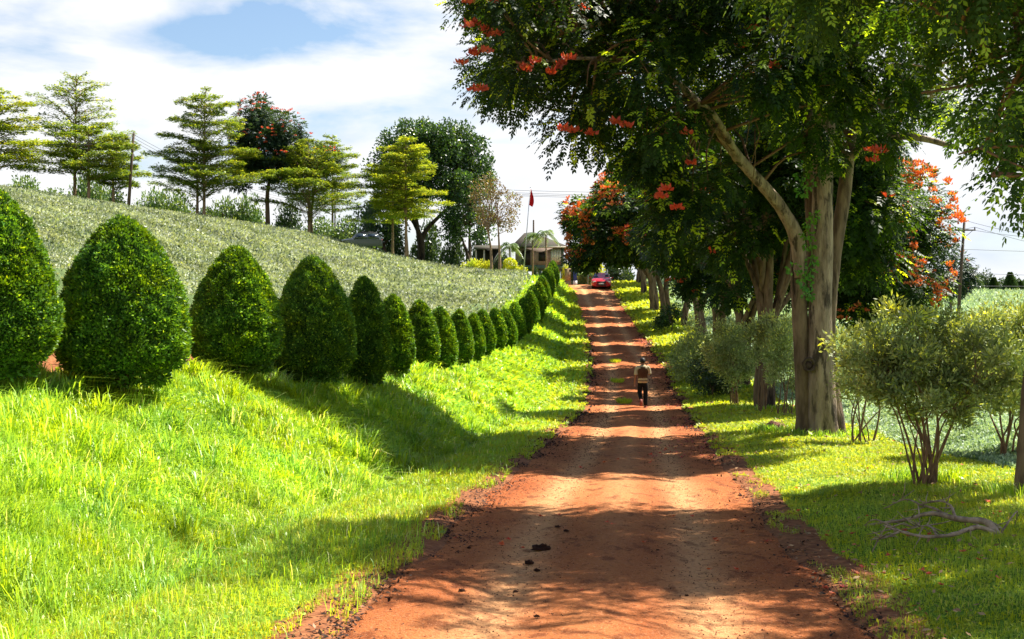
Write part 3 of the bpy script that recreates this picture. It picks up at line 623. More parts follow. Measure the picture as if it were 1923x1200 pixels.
# -- tulip tree on the left ridge
d = 125; x = (503-961.5)*d/F; z0 = H(x, d)
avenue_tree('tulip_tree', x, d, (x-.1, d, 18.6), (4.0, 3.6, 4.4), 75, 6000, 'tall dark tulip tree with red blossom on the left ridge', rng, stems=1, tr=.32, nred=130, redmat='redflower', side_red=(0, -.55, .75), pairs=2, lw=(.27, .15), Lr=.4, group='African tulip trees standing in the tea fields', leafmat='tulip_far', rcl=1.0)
x2 = (585-961.5)*129/F
avenue_tree('tulip_tree', x2, 129, (x2, 129, 17.3), (2.7, 2.4, 1.9), 22, 1700, 'lower tulip tree with red blossom peeping above the umbrella shaped tree', rng, stems=1, tr=.22, nred=70, redmat='orangeflower', side_red=(0, -.6, .7), pairs=2, lw=(.27, .15), group='African tulip trees standing in the tea fields', leafmat='tulip_far')

# ------------------------------------------------------------------ the big near tree (smooth grey trunk)
TG = 'African tulip trees lining the right side of the dirt road'
dA = 27.0; xA = (1540-961.5)*dA/F; zA = H(xA, dA); OA = np.array([xA, dA, zA])
rootA = empty('tulip_tree', tuple(OA), 'huge near tulip tree with smooth pale fused trunk and one limb arching left', 'tree', TG)
def pp(px, py, d): return W_(px, py, d)-OA
def trunk_obj(name, strands, mat, parent, vox=.035, n=14):
    mb = MB()
    for pts, r in strands:
        P = spline(pts, 6); rr_ = np.interp(np.linspace(0, 1, len(P)), np.linspace(0, 1, len(r)), r); tube(mb, P, rr_, n, lump=.03, rng=rng)
    o = mb.build(name, mat, parent, smooth=True)
    m_ = o.modifiers.new('fuse', 'REMESH'); m_.mode = 'VOXEL'; m_.voxel_size = vox; m_.use_smooth_shade = True
    s_ = o.modifiers.new('soften', 'SMOOTH'); s_.factor = .5; s_.iterations = 3
    return o
trunk_obj('trunk', [
  ([pp(1545, 870, 27), pp(1545, 800, 27), pp(1540, 640, 27), pp(1543, 480, 27), pp(1546, 330, 27), pp(1556, 150, 27), pp(1565, -80, 27)], [.40, .33, .26, .235, .21, .19, .14]),
 ], M['barksmooth'], rootA)
trunk_obj('side_stem', [
  ([pp(1514, 870, 27.1), pp(1512, 780, 27.15), pp(1505, 640, 27.1), pp(1499, 520, 27.05), pp(1499, 455, 27)], [.28, .20, .175, .165, .16]),
  ([pp(1568, 880, 27.1), pp(1560, 760, 27.2), pp(1556, 620, 27.2), pp(1568, 480, 27.3), pp(1586, 360, 27.4), pp(1600, 200, 27.6), pp(1610, 0, 27.8)], [.38, .24, .15, .14, .15, .14, .10]),
  ([pp(1528, 560, 27.3), pp(1526, 450, 27.4), pp(1520, 330, 27.5), pp(1515, 200, 27.7), pp(1500, 20, 28)], [.12, .13, .13, .12, .09]),
  ([pp(1510, 850, 26.8), pp(1495, 880, 26.5)], [.16, .07]), ([pp(1560, 850, 26.7), pp(1590, 880, 26.3)], [.2, .08]), ([pp(1580, 850, 27.3), pp(1615, 875, 27.5)], [.16, .06]),
 ], M['bark'], rootA)
limbs = [
  ([pp(1503, 520, 27), pp(1497, 450, 26.9), pp(1470, 395, 26.7), pp(1430, 345, 26.4), pp(1390, 300, 26.1), pp(1362, 262, 25.8), pp(1320, 205, 25.4), pp(1260, 140, 25)], [.16, .155, .135, .12, .115, .105, .09, .06]),
  ([pp(1590, 300, 27.4), pp(1650, 260, 27), pp(1720, 258, 26.6), pp(1800, 278, 26.2)], [.10, .09, .075, .05]),
  ([pp(1600, 200, 27.6), pp(1720, 190, 26), pp(1830, 130, 25), pp(1900, 90, 24)], [.09, .07, .05, .03]),
  ([pp(1390, 300, 26.1), pp(1340, 215, 25), pp(1300, 185, 24.5)], [.07, .06, .03]),
  ([pp(1556, 150, 27), pp(1480, 60, 26), pp(1380, 20, 25), pp(1200, 30, 24.5), pp(1060, 60, 24)], [.12, .1, .08, .06, .03]),
  ([pp(1560, 60, 27), pp(1480, -60, 29), pp(1350, -100, 31)], [.12, .08, .04]), ([pp(1260, 140, 25), pp(1120, 110, 24.2), pp(980, 120, 23.8)], [.05, .04, .02]),
]
mb = MB()
for pts, r in limbs:
    P = spline(pts, 6); tube(mb, P, np.interp(np.linspace(0, 1, len(P)), np.linspace(0, 1, len(r)), r), 10, lump=.04, rng=rng)
lb = mb.build('limbs', M['barksmooth'], rootA, smooth=True)
kn = MB(); ring = [(math.cos(a)*.11, -.03*abs(math.sin(a)), math.sin(a)*.13) for a in np.linspace(0, 2*math.pi, 14)]
tube(kn, np.array(ring) + pp(1519, 685, 26.72), [.032]*14, 6, lump=.2, rng=rng); tube(kn, np.array([(0, .12, 0), (0, .0, -.01)]) + pp(1519, 687, 26.72), [.10, .08], 8)
kn.build('bark_knot', M['barkdark'], rootA)
from_poly = lambda poly, px, py: _pip(poly, px, py)
def _pip(poly, x, y):
    x = np.asarray(x, float); y = np.asarray(y, float); ins = np.zeros(x.shape, bool); j = len(poly)-1
    for i in range(len(poly)):
        xi, yi = poly[i]; xj, yj = poly[j]
        ins ^= ((yi > y) != (yj > y)) & (x < (xj-xi)*(y-yi)/(yj-yi+1e-9)+xi); j = i
    return ins
polyA = [(885, -60), (900, 60), (915, 100), (905, 140), (930, 175), (965, 185), (985, 150), (1040, 165), (1085, 190), (1085, 240), (1120, 275), (1190, 300), (1240, 300), (1300, 230), (1380, 215), (1450, 235), (1600, 245), (1680, 240), (1690, 200), (1760, 200), (1830, -150), (1650, -330), (1250, -300), (1000, -200)]
C = []
while len(C) < 330:
    px, py, d = rng.uniform(880, 1840), rng.uniform(-330, 330), rng.uniform(22.5, 32.2)
    dd = abs(d-27.3)/5.2; lim = (1-dd*dd)**.5
    if not _pip(polyA, px, py): continue
    if abs(px-1400)/560 > lim + .25 and px > 1000: continue
    if py < -60 and rng.random() < .45: continue
    C.append(W_(px, py, d))
C += [W_(*q) for q in ((1250, 350, 24.5), (1270, 390, 24.5), (1245, 420, 24.6), (1300, 380, 24.2), (1330, 340, 24.5), (1240, 300, 24.5), (1550, 280, 26), (1660, 260, 26), (940, 20, 23), (920, -20, 23.2), (1075, 250, 25), (1070, 190, 25))]
C = np.array(C)
mb = MB(); lr = np.vstack([spline(p_, 5) for p_, _ in limbs]); twigs(mb, rng, lr, C-OA, .035, 4, 3)
for q in range(14):      # thin hanging shoots
    a = W_(rng.uniform(1200, 1500), rng.uniform(150, 260), rng.uniform(24, 26))-OA; tube(mb, [a, a+[rng.uniform(-.2, .2), 0, -.6], a+[rng.uniform(-.4, .2), 0, -1.2]], [.012, .01, .006], 4)
mb.build('branches', M['stem'], rootA)
P, u, ii = clump_pts(rng, C-OA, .62*rng.uniform(.7, 1.3, len(C)), 105)
cc = W_(1420, 0, 27.2)-OA
D = u*.9 + unit(P-cc)*.35 + [0, 0, -.45] + .35*rdir(rng, len(P)); r = np.clip(.42+.24*rng.standard_normal(len(P)) + .3*(rng.random(len(C))[ii]-.5), 0, .89); y = rng.random(len(P)) < .09; r[y] = .96
mb = MB(); compound(mb, P, D, rng, .28*rng.uniform(.7, 1.15, len(P)), 4, (.10, .052), r); mb.build('crown', M['tulip'], rootA)
FL = [(872, 8), (885, 5), (925, 4), (935, 6), (878, 52), (893, 50), (923, 70), (932, 68), (912, 60), (893, 103), (886, 105), (914, 100), (866, 122), (990, 130), (1002, 118), (986, 135), (1065, 113), (1075, 112), (1048, 130), (1058, 122), (1036, 140), (893, 172), (905, 172), (1078, 250), (1058, 248), (1096, 20), (1392, 90), (1413, 58), (1455, 130), (1290, 255), (1180, 240), (1156, 235), (1110, 255), (1640, 285), (1655, 288), (1640, 305), (1240, 375), (1252, 360), (1300, 310), (1270, 395), (1808, 0), (1760, 30)]
T = np.array([W_(px, py, rng.uniform(22.3, 23.6)) for px, py in FL])-OA
mb = MB(); blossom(mb, T, rng, .11, 22); mb.build('blossoms', M['redflower'], rootA)
# vine on the trunk
vn = MB(); vp = np.array([pp(px_, py_, 26.72) for px_, py_ in ((1520, 560), (1512, 520), (1525, 480), (1518, 440), (1528, 400))])
tube(vn, spline(vp, 5), .008, 4)
c_ = np.array([pp(px_, py_, 26.66) for px_, py_ in ((1518, 555), (1505, 520), (1520, 510), (1490, 505), (1525, 490), (1520, 460), (1515, 440), (1522, 420), (1530, 405), (1515, 535), (1512, 310), (1505, 330), (1520, 345), (1508, 360))])
P, u, ii = clump_pts(rng, c_, .13, 26); leaves(vn, P, u+[0, -.4, -.5], [0, -1, .4]+.5*rdir(rng, len(P)), .09, .055, rng.random(len(P))*.9)
o = vn.build('climbing_vine', M['vine'], loc=tuple(OA)); tag(o, 'bright green vine leaves climbing the big smooth grey trunk', 'vine')

# ------------------------------------------------------------------ nearest tree at the right edge of the frame
dN = 15.0; xN = (1921-961.5)*dN/F; zN = H(xN, dN); ON = np.array([xN, dN, zN])
rootN = empty('tulip_tree', tuple(ON), 'nearest tulip tree, brown trunk at the right edge, bright sunlit leaves hanging top right', 'tree', TG)
def pn(px, py, d): return W_(px, py, d)-ON
trunk_obj('trunk', [([pn(1924, 985, 15), pn(1928, 930, 15), pn(1944, 700, 15), pn(1962, 450, 15), pn(1950, 250, 15), pn(1925, 100, 15), pn(1890, -100, 15)], [.19, .15, .13, .125, .11, .09, .06]),
   ([pn(1955, 980, 15.2), pn(1960, 700, 15.2), pn(1990, 300, 15.3), pn(2060, -50, 15.6)], [.2, .15, .13, .1])], M['bark'], rootN, .025)
limbN = [([pn(1935, 250, 15), pn(1880, 130, 14.8), pn(1820, 60, 14.5), pn(1700, -10, 14.3)], [.05, .04, .03, .02]), ([pn(1925, 110, 15), pn(1860, 150, 15), pn(1790, 165, 14.8), pn(1730, 175, 14.8)], [.035, .03, .02, .012]),
  ([pn(1905, 150, 14.6), pn(1880, 210, 14.4), pn(1850, 270, 14.2), pn(1800, 290, 14.2)], [.022, .018, .014, .01]), ([pn(1900, 180, 14.7), pn(1885, 230, 14.5), pn(1880, 300, 14.4), pn(1860, 330, 14.3)], [.018, .015, .012, .008]),
  ([pn(2060, -50, 15.6), pn(2150, -300, 15.6), pn(2300, -500, 15.6)], [.09, .06, .03]), ([pn(1890, -100, 15), pn(1700, -300, 15), pn(1400, -450, 15)], [.07, .05, .03]), ([pn(1700, -300, 15), pn(1500, -350, 13), pn(1350, -400, 12.5)], [.05, .04, .02])]
mb = MB()
for pts, r in limbN:
    P = spline(pts, 6); tube(mb, P, np.interp(np.linspace(0, 1, len(P)), np.linspace(0, 1, len(r)), r), 8, lump=.04, rng=rng)
mb.build('limbs', M['stem'], rootN, smooth=True)
C = []
polyN = [(1420, -200), (1430, 30), (1560, 70), (1640, 120), (1730, 70), (1770, 150), (1745, 290), (1790, 340), (1850, 350), (1880, 330), (2100, 350), (2400, 200), (2400, -400)]
while len(C) < 75:
    px, py, d = rng.uniform(1400, 2300), rng.uniform(-250, 350), rng.uniform(12.5, 17.5)
    if _pip(polyN, px, py): C.append(W_(px, py, d))
while len(C) < 185:       # the crown above and beside the frame
    q = crown_ellipsoid(rng, (5.6, 15.2, 7.0), (4.7, 3.5, 2.8), 20, .3)[rng.integers(8)]
    if q[2] > CZ + q[1]*.30: C.append(q)
C += list(crown_ellipsoid(rng, (8.3, 10.8, 7.0), (3.0, 2.4, 1.7), 45, .3))  # unseen extra clumps, added to shade the near right verge
C = np.array(C); mb = MB(); twigs(mb, rng, np.vstack([spline(p_, 5) for p_, _ in limbN]), C-ON, .022, 4, 3); mb.build('branches', M['stem'], rootN)
P, u, ii = clump_pts(rng, C-ON, .5*rng.uniform(.7, 1.3, len(C)), 85)
D = u*.9 + [0, 0, -.5] + .35*rdir(rng, len(P)); r = np.clip(.55+.22*rng.standard_normal(len(P)), 0, .89); y = rng.random(len(P)) < .16; r[y] = .96
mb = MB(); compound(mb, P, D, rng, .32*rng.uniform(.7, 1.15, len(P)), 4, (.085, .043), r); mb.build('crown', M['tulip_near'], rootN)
# ------------------------------------------------------------------ tiered (umbrella) trees on the left ridge
def tiered(px, base_py, top_py, w_px, d, lab, rng, tiers=12, dens=1.0, mat='tier', lowest=.32, lean=0, shape=.75, stems=1, slope=.10, up=.0):
    x = (px-961.5)*d/F; z0 = H(x, d); zt = CZ + (600-top_py)*d/F; Ht = zt-z0; Rm = w_px*d/F/2
    root = empty('tiered_tree', (x, d, z0), lab, 'tree', 'tiered umbrella trees along the top of the tea field')
    tk = MB(); P = spline([(0, 0, -.3), (.03, 0, Ht*.3), (lean*.5, 0, Ht*.65), (lean, 0, Ht)], 6); tube(tk, P, np.linspace(.17, .025, len(P)), 8, lump=.04, rng=rng)
    if stems > 1: P2 = spline([(.28, .1, -.3), (.1, 0, Ht*.22), (-.2, 0, Ht*.5)], 5); tube(tk, P2, np.linspace(.13, .05, len(P2)), 7)
    br = MB(); cr = MB(); LP = []; LD = []
    for k in range(tiers):
        f = k/(tiers-1); z = Ht*(lowest + (.97-lowest)*f); R_ = Rm*1.22*((1-f)**shape*.80 + .22) if shape < 3 else Rm*(1 - .35*f)
        nb = rng.integers(5, 8)
        for q in range(nb):
            a = 2*np.pi*(q+rng.random()*.8)/nb; r = R_*rng.uniform(.5, 1.18); rise = r*rng.uniform(slope*.2, slope*2.2+.06) + up*r; z = Ht*(lowest + (.97-lowest)*f) + rng.normal(0, .28)*Ht*(.97-lowest)/tiers
            if rng.random() < .05: continue
            dv = np.array([math.cos(a), math.sin(a), 0]); b0 = np.array([lean*z/Ht, 0, z - rise*.5])
            pts = spline([b0, b0 + dv*r*.5 + [0, 0, rise*.8], b0 + dv*r + [0, 0, rise]], 5); tube(br, pts, np.linspace(.045, .01, len(pts)), 4)
            n = int(88*dens*(r/2.5)**1.3)+6; t_ = rng.random(n)**.6; w = r*.34*np.sin(np.clip(t_, .15, 1)*2.6)
            base = b0 + np.outer(t_*r, dv) + np.outer(rise*np.sin(np.minimum(t_*1.2, 1)*1.57), [0, 0, 1]); side = np.array([-dv[1], dv[0], 0])
            LP.append(base + np.outer(w*rng.uniform(-1, 1, n), side) + np.outer(rng.normal(0, .07, n), [0, 0, 1])); LD.append(np.tile(dv, (n, 1)) + .9*rdir(rng, n)*[1, 1, .25])
    tk.build('trunk', M['barkpale'], root); br.build('branches', M['barkpale'], root)
    LP = np.vstack(LP); LD = np.vstack(LD); n = len(LP); r = np.clip(.5+.25*rng.standard_normal(n), 0, .89); y = rng.random(n) < .12; r[y] = .96
    ii = np.repeat(np.arange(n), 3); LPi = LP[ii] + rng.normal(0, .09, (n*3, 3))*[1, 1, .6]
    leaves(cr, LPi, LD[ii] + .6*rdir(rng, n*3)*[1, 1, .4], np.array([0, 0, 1.0]) + .35*rdir(rng, n*3),   .25*rng.uniform(.7, 1.2, n*3), .13, r[ii]); cr.build('crown', M[mat], root)
    return root
rng = np.random.default_rng(77)
tiered(-6, 340, 168, 185, 106, 'tiered tree cut by the left edge of the photo', rng, 11, 1.2, 'tier_y', .30, shape=.6)
tiered(140, 366, 138, 170, 113, 'tall open tiered tree with see-through crown, second from the left edge', rng, 14, .55, 'tier', .33, lean=.15, shape=.5, slope=.28)
tiered(166, 371, 242, 200, 108, 'low wide umbrella tree in front of the tall open one', rng, 6, 1.9, 'tier', .42, shape=.5)
tiered(212, 378, 285, 90, 112, 'small umbrella tree just left of the leaning wooden pole', rng, 5, 1.7, 'tier', .45, shape=.4)
tiered(383, 408, 172, 190, 119, 'tall full tiered tree between the leaning pole and the dark tulip tree', rng, 14, 1.25, 'tier', .26, lean=.1, shape=.55, slope=.22)
tiered(370, 408, 262, 150, 121, 'slender tiered tree with its stem beside the tall full one', rng, 7, .9, 'tier', .4, shape=.5, slope=.3)
tiered(580, 440, 284, 190, 125, 'wide umbrella shaped tree on a short pale trunk right of the dark tulip tree', rng, 8, 1.8, 'tier', .38, shape=.35, slope=.30, up=.12)
tiered(624, 440, 252, 120, 150, 'tiered tree standing behind the umbrella shaped one', rng, 10, 1.0, 'tier', .35, shape=.6)
tiered(762, 468, 254, 138, 127, 'yellow-green flat tiered tree in front of the big round tree', rng, 12, 1.6, 'tier_y', .38, shape=.45, slope=.05, stems=2)
tiered(737, 460, 300, 110, 131, 'thin stemmed tiered tree just left of the yellow-green one', rng, 7, 1.2, 'tier_y', .4, shape=.4, slope=.06)
# ------------------------------------------------------------------ leafy trees and bushes
def leafy(name, x, y, c, rad, ncl, nl, lab, cat, rng, mat='round', group=None, stems=3, tr=.3, leaf=(.26, .16), rcl=1.2, tmat='barkdark', shell=.55, zoff=0, lowcut=-.75):
    z0 = H(x, y)+zoff; root = empty(name, (x, y, z0), lab, cat, group); o = np.array([x, y, z0]); c = np.array(c, float)
    C = crown_ellipsoid(rng, c, rad, ncl, shell, lowcut)-o; tk = MB(); rs = []
    for s in range(stems):
        a = 2*np.pi*s/stems+.4; off = np.array([math.cos(a), math.sin(a), 0])*tr*.5*(stems > 1); e = C[rng.integers(len(C))]*[.5, .5, .8]
        P = spline([off-[0, 0, .3], off+[0, 0, max(.2, (c[2]-z0)*.35)], e], 6); tube(tk, P, np.linspace(tr, tr*.25, len(P)), 8, lump=.05, rng=rng); rs += [tuple(p) for p in P[3:]]
    twigs(tk, rng, rs, C[:min(len(C), 40)], tr*.2, 4); tk.build('trunk' if tr > .12 else 'stems', M[tmat], root)
    P, u, ii = clump_pts(rng, C, rcl*rng.uniform(.7, 1.25, len(C)), nl//len(C), .85, .4); n = len(P)
    r = np.clip(.45+.25*rng.standard_normal(n)+.3*(rng.random(len(C))[ii]-.5), 0, .89); yy = rng.random(n) < .08; r[yy] = .96
    mb = MB(); leaves(mb, P, u*.7 + .8*rdir(rng, n) + [0, 0, .1], u + .8*rdir(rng, n) + [0, 0, .5], leaf[0]*rng.uniform(.6, 1.3, n), leaf[1], r); mb.build('crown' if tr > .12 else 'foliage', M[mat], root)
    return root
x, y = (790-961.5)*150/F, 150
leafy('round_crowned_tree', x, y, (x+1.1, y, 19.2), (7.2, 5.5, 6.6), 210, 44000, 'biggest broad rounded dark green tree behind the tea field', 'tree', rng, tr=.5, leaf=(.34, .22), rcl=1.25)
x = (880-961.5)*146/F
leafy('round_crowned_tree', x, 146, (x, 146, 14.0), (3.2, 3, 4.6), 50, 8000, 'dark leafy tree between the big round tree and the thin brown ones', 'tree', rng, tr=.3, leaf=(.3, .2), rcl=1.1)
x = (720-961.5)*148/F
leafy('round_crowned_tree', x, 148, (x, 148, 13.2), (2.4, 3, 3.6), 34, 5000, 'shorter dark tree at the left foot of the big round tree', 'tree', rng, tr=.25, leaf=(.3, .2), rcl=1.1)
for px, top, lab in ((922, 318, 'thin brown sparse tree, the left and taller of the pair beside the flagpole'), (938, 335, 'thin brown sparse tree, the right one of the pair beside the flagpole')):
    d = 119; x = (px-961.5)*d/F; zt = CZ+(600-top)*d/F
    leafy('sparse_brown_tree', x, d, (x+(.3 if px > 930 else -.3), d, zt-3.0), (1.55, 1.4, 2.9), 26, 1500, lab, 'tree', rng, mat='brownleaf', stems=1, tr=.17, leaf=(.2, .12), rcl=.6, tmat='barkpale', group='thin brown trees in front of the house')
# bush prototypes, then copies
def bushproto(name, mat, nl, leaf, seed, loc, lab, group, cat='bush', squash=.75, stemmat='barkdark'):
    r_ = np.random.default_rng(seed); root = empty(name, loc, lab, cat, group)
    u = rdir(r_, 26); u[:, 2] = np.abs(u[:, 2]); C = u*[.66, .66, .72]*r_.uniform(.5, 1, (26, 1)) + [0, 0, .18]
    P, uu, ii = clump_pts(r_, C, .34*r_.uniform(.7, 1.3, 26), nl//26, .9, .4); P[:, 2] = np.maximum(P[:, 2], .02); n = len(P); r = np.clip(.45+.25*r_.standard_normal(n)+.3*(r_.random(26)[ii]-.5), 0, .89); yy = r_.random(n) < .08; r[yy] = .96
    mb = MB(); leaves(mb, P, uu+.7*rdir(r_, n), uu+.7*rdir(r_, n)+[0, 0, .5], leaf*r_.uniform(.6, 1.3, n), leaf*.6, r); mb.build('foliage', M[mat], root)
    st = MB()
    for q in range(6): tube(st, [(0, 0, -.08), tuple(C[q]*.5), tuple(C[q])], [.05, .035, .015], 4)
    st.build('stems', M[stemmat], root); return root
bp = {}
def bush(kind, px, base_py, d, w_px, h_px, lab, name=None, group=None, rz=None, zo=0.0, depth=1.0):
    x = (px-961.5)*d/F; z = H(x, d)-.05+zo
    sx = w_px*d/F/2; sz = h_px*d/F
    mat, nl, leaf, grp, nm = {'pale': ('bushy', 2600, .10, 'pale bushes along the ridge behind the tiered trees', 'ridge_bush'), 'dark': ('dark', 3000, .10, 'dark undergrowth bushes behind the tea field', 'undergrowth_bush'),
        'hedge': ('bushy', 1500, .12, 'small rounded hedge bushes along the top of the tea field', 'hedge_bush'), 'yellow': ('yellow', 1600, .14, 'yellow croton bushes in the garden by the house', 'yellow_bush'), 'dhedge': ('dark', 1500, .12, 'dark clipped hedge balls behind the two cars', 'hedge_ball'),
        'woods': ('dark', 2600, .10, 'distant dark trees on the right horizon', 'distant_tree')}[kind]
    key = (kind, len(bp) % 1)
    if key not in bp:
        bp[key] = bushproto(nm, mat, nl, leaf, len(bp)+50, (x, d, z), lab, grp, 'tree' if kind == 'woods' else 'bush'); r = bp[key]; r.scale = (sx, sx*depth, sz)
    else: r = dup(bp[key], (x, d, z), rng.uniform(0, 6.28), (sx, sx*depth, sz), lab)
    return r
for k, px in enumerate(range(25, 640, 31)):
    px += rng.integers(-4, 5); d = np.interp(px, [0, 240, 500, 640], [103.5, 110.5, 122.5, 128]); w = 34 if px < 250 else 27
    bush('hedge', px, 0, d, w, 13+rng.integers(0, 4), f'small low hedge bush at the field top, {ordw(k+1)} from the left')
PB = [(45, 118, 70, 34, 'pale bush at the far left end of the ridge'), (100, 122, 60, 26, 'low pale bush behind the second tiered tree'), (165, 128, 70, 60, 'tall leafy bush behind the umbrella tree trunks'), (285, 130, 60, 44, 'pale bush right of the leaning pole'), (330, 131, 70, 46, 'pale bush left of the twin stems'),
      (420, 134, 70, 44, 'pale bush right of the twin stems'), (465, 135, 60, 50, 'pale bush beside the dark tulip tree trunk'), (600, 140, 70, 34, 'pale bush left of the dark car'), (650, 142, 70, 42, 'pale bush directly behind the dark car')]
for px, d, w, h, lab in PB: bush('pale', px, 0, d, w*1.35, h*1.75, lab)
DB = [(205, 131, 110, 62, 'dark bush filling the gap left of the leaning pole'), (380, 136, 90, 50, 'dark bush behind the twin stems'), (540, 137, 80, 70, 'dark rounded bush between the tulip tree and the umbrella tree'), (690, 146, 60, 90, 'dark tall bush behind the rear of the dark car'),
      (735, 150, 70, 80, 'dark bush left of the big round tree trunk'), (800, 156, 90, 95, 'dark bush behind the big round tree trunk'), (850, 152, 70, 100, 'dark bush right of the big round tree trunk'), (905, 150, 60, 110, 'dark bush behind the thin brown trees'), (945, 150, 40, 60, 'dark bush at the left end of the house'),
      (895, 121.5, 34, 30, 'dark bush hiding the left end of the open shed'), (938, 120.5, 30, 34, 'dark bush hiding the right end of the open shed'), (975, 124, 40, 34, 'dark bush against the left wall of the house'), (1078, 135, 44, 84, 'tall dark bush between the house and the avenue'), (1100, 138, 44, 74, 'dark bush behind the gate'), (1006, 129, 24, 26, 'small dark bush against the front wall of the house'), (1030, 128, 20, 20, 'small dark bush below the corner window'), (1160, 138, 90, 60, 'dark bush behind the red car'), (1230, 140, 90, 60, 'dark bush at the crest, right of the red car')]
for px, d, w, h, lab in DB: bush('dark', px, 0, d, w, h, lab)
for k, (px, d, w, h) in enumerate(((712, 139, 26, 22), (738, 139, 28, 20), (775, 139, 26, 20), (800, 138, 30, 18), (830, 136, 26, 16), (855, 134, 24, 16))): bush('dhedge', px, 0, d, w, h, f'dark clipped hedge ball, {ordw(k+1)} to the right of the dark car')
for px, d, w, h, lab in ((893, 121, 44, 18, 'green-yellow bush left of the thin brown trees'), (880, 122, 36, 14, 'yellow bush farthest left in the garden'), (912, 120.5, 34, 16, 'bright yellow bush touching the thin brown trunks'), (955, 118.5, 30, 13, 'yellow low bush right of the thin brown trunks'), (978, 118.5, 30, 13, 'yellow low bush at the foot of the flagpole'), (965, 119, 26, 12, 'yellow low bush in the middle of the garden hedge'), (1062, 131, 18, 26, 'yellow-green plant at the house corner'), (1110, 130, 60, 34, 'sunlit yellow-green shrubs beyond the gate')): bush('yellow', px, 0, d, w*1.15, h*2.1, lab)
for k, (px, d, w, h) in enumerate(((1590, 230, 90, 30), (1650, 240, 80, 26), (1710, 235, 90, 34), (1760, 240, 70, 38), (1820, 230, 70, 44), (1850, 236, 60, 46), (1900, 232, 80, 36), (1945, 240, 80, 40), (1560, 245, 70, 28), (1500, 250, 90, 30), (1440, 250, 80, 26))):
    bush('woods', px, 0, d, w, h, f'distant dark treetop on the right horizon, {ordw(k+1)} of the belt')
# conifers on the right horizon
def conifer(px, top, d, w, lab):
    x = (px-961.5)*d/F; z0 = H(x, d); Ht = CZ+(600-top)*d/F-z0; Rm = w*d/F/2; root = empty('conifer', (x, d, z0), lab, 'tree', 'conifers on the right horizon'); mb = MB(); st = MB()
    tube(st, [(0, 0, -.2), (0, 0, Ht*.98)], [.15, .02], 6); st.build('trunk', M['barkdark'], root)
    n = 5200; f = rng.random(n)**.8; a = rng.uniform(0, 6.28, n); tier = .65+.35*np.abs(np.sin(f*26+np.sin(a*3))); r_ = Rm*(1-f)**.9*tier*rng.uniform(.25, 1, n)
    P = np.stack([r_*np.cos(a), r_*np.sin(a), Ht*(.04+.95*f)], 1); leaves(mb, P, np.stack([np.cos(a), np.sin(a), .5+0*a], 1)+.4*rdir(rng, n), rdir(rng, n), .42, .16, rng.random(n)*.9); mb.build('foliage', M['dark'], root)
conifer(1897, 513, 195, 34, 'taller pointed dark conifer on the right horizon'); conifer(1866, 523, 200, 26, 'shorter conifer on the right horizon, left of the taller one'); conifer(1916, 530, 205, 22, 'small conifer at the right edge of the horizon')
# ------------------------------------------------------------------ shrubs by the road, on the right
def shrub(name, px, d, crown_px, lab, rng, mat='azalea', nst=9, ncl=60, nl=16000, leaf=.045, rcl=.30, stemr=.022, group='woody shrubs between the road and the tea', zc0=None, depth=.8, base_spread=.16):
    """crown_px: (x0, x1, top, bottom) in the photograph at depth d"""
    x = (px-961.5)*d/F; z0 = H(x, d); root = empty(name, (x, d, z0), lab, 'shrub', group); o = np.array([x, d, z0])
    x0, x1, tp, bt = crown_px; a, b = W_(x0, tp, d), W_(x1, bt, d); c = (a+b)/2-o; rad = np.array([abs(b[0]-a[0])/2, abs(b[0]-a[0])/2*depth, abs(a[2]-b[2])/2])
    C = crown_ellipsoid(rng, c, rad*1.0, ncl, .30, -.95); st = MB(); rs = []
    for s in range(nst):
        an = 6.28*s/nst + rng.random(); off = np.array([math.cos(an), math.sin(an), 0])*base_spread*rng.uniform(.4, 1); e = C[rng.integers(len(C))]; e = e*[.75, .75, 1] - [0, 0, rad[2]*.3]
        P = spline([off-[0, 0, .08], off + (e-off)*[.28, .28, .36] + rng.normal(0, .03, 3), off + (e-off)*[.6, .6, .7] + rng.normal(0, .06, 3), e], 5); tube(st, P, np.linspace(stemr*rng.uniform(.8, 1.5), stemr*.35, len(P)), 6, lump=.06, rng=rng); rs += [tuple(p) for p in P[8:]]
    twigs(st, rng, rs, C, stemr*.45, 4, 3); st.build('stems', M['stem'], root)
    P, u, ii = clump_pts(rng, C, rcl*rng.uniform(.7, 1.3, len(C)), nl//len(C), .9, .2); n = len(P)
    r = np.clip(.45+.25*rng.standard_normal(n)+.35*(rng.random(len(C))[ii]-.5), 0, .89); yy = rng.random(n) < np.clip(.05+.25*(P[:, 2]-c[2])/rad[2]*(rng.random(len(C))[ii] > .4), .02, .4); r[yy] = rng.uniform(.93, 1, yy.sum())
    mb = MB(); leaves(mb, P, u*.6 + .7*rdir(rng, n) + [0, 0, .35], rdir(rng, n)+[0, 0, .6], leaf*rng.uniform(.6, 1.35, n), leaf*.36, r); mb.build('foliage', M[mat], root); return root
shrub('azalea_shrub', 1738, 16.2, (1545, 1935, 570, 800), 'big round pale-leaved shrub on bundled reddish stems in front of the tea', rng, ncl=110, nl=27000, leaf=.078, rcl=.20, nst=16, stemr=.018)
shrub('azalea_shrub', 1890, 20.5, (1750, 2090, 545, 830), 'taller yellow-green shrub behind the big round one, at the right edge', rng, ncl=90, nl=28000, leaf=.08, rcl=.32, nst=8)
shrub('azalea_shrub', 1618, 24.5, (1560, 1720, 600, 760), 'thin open shrub with bare grey stems just right of the big smooth trunk', rng, ncl=26, nl=6500, leaf=.055, rcl=.25, nst=8, stemr=.018, base_spread=.3)
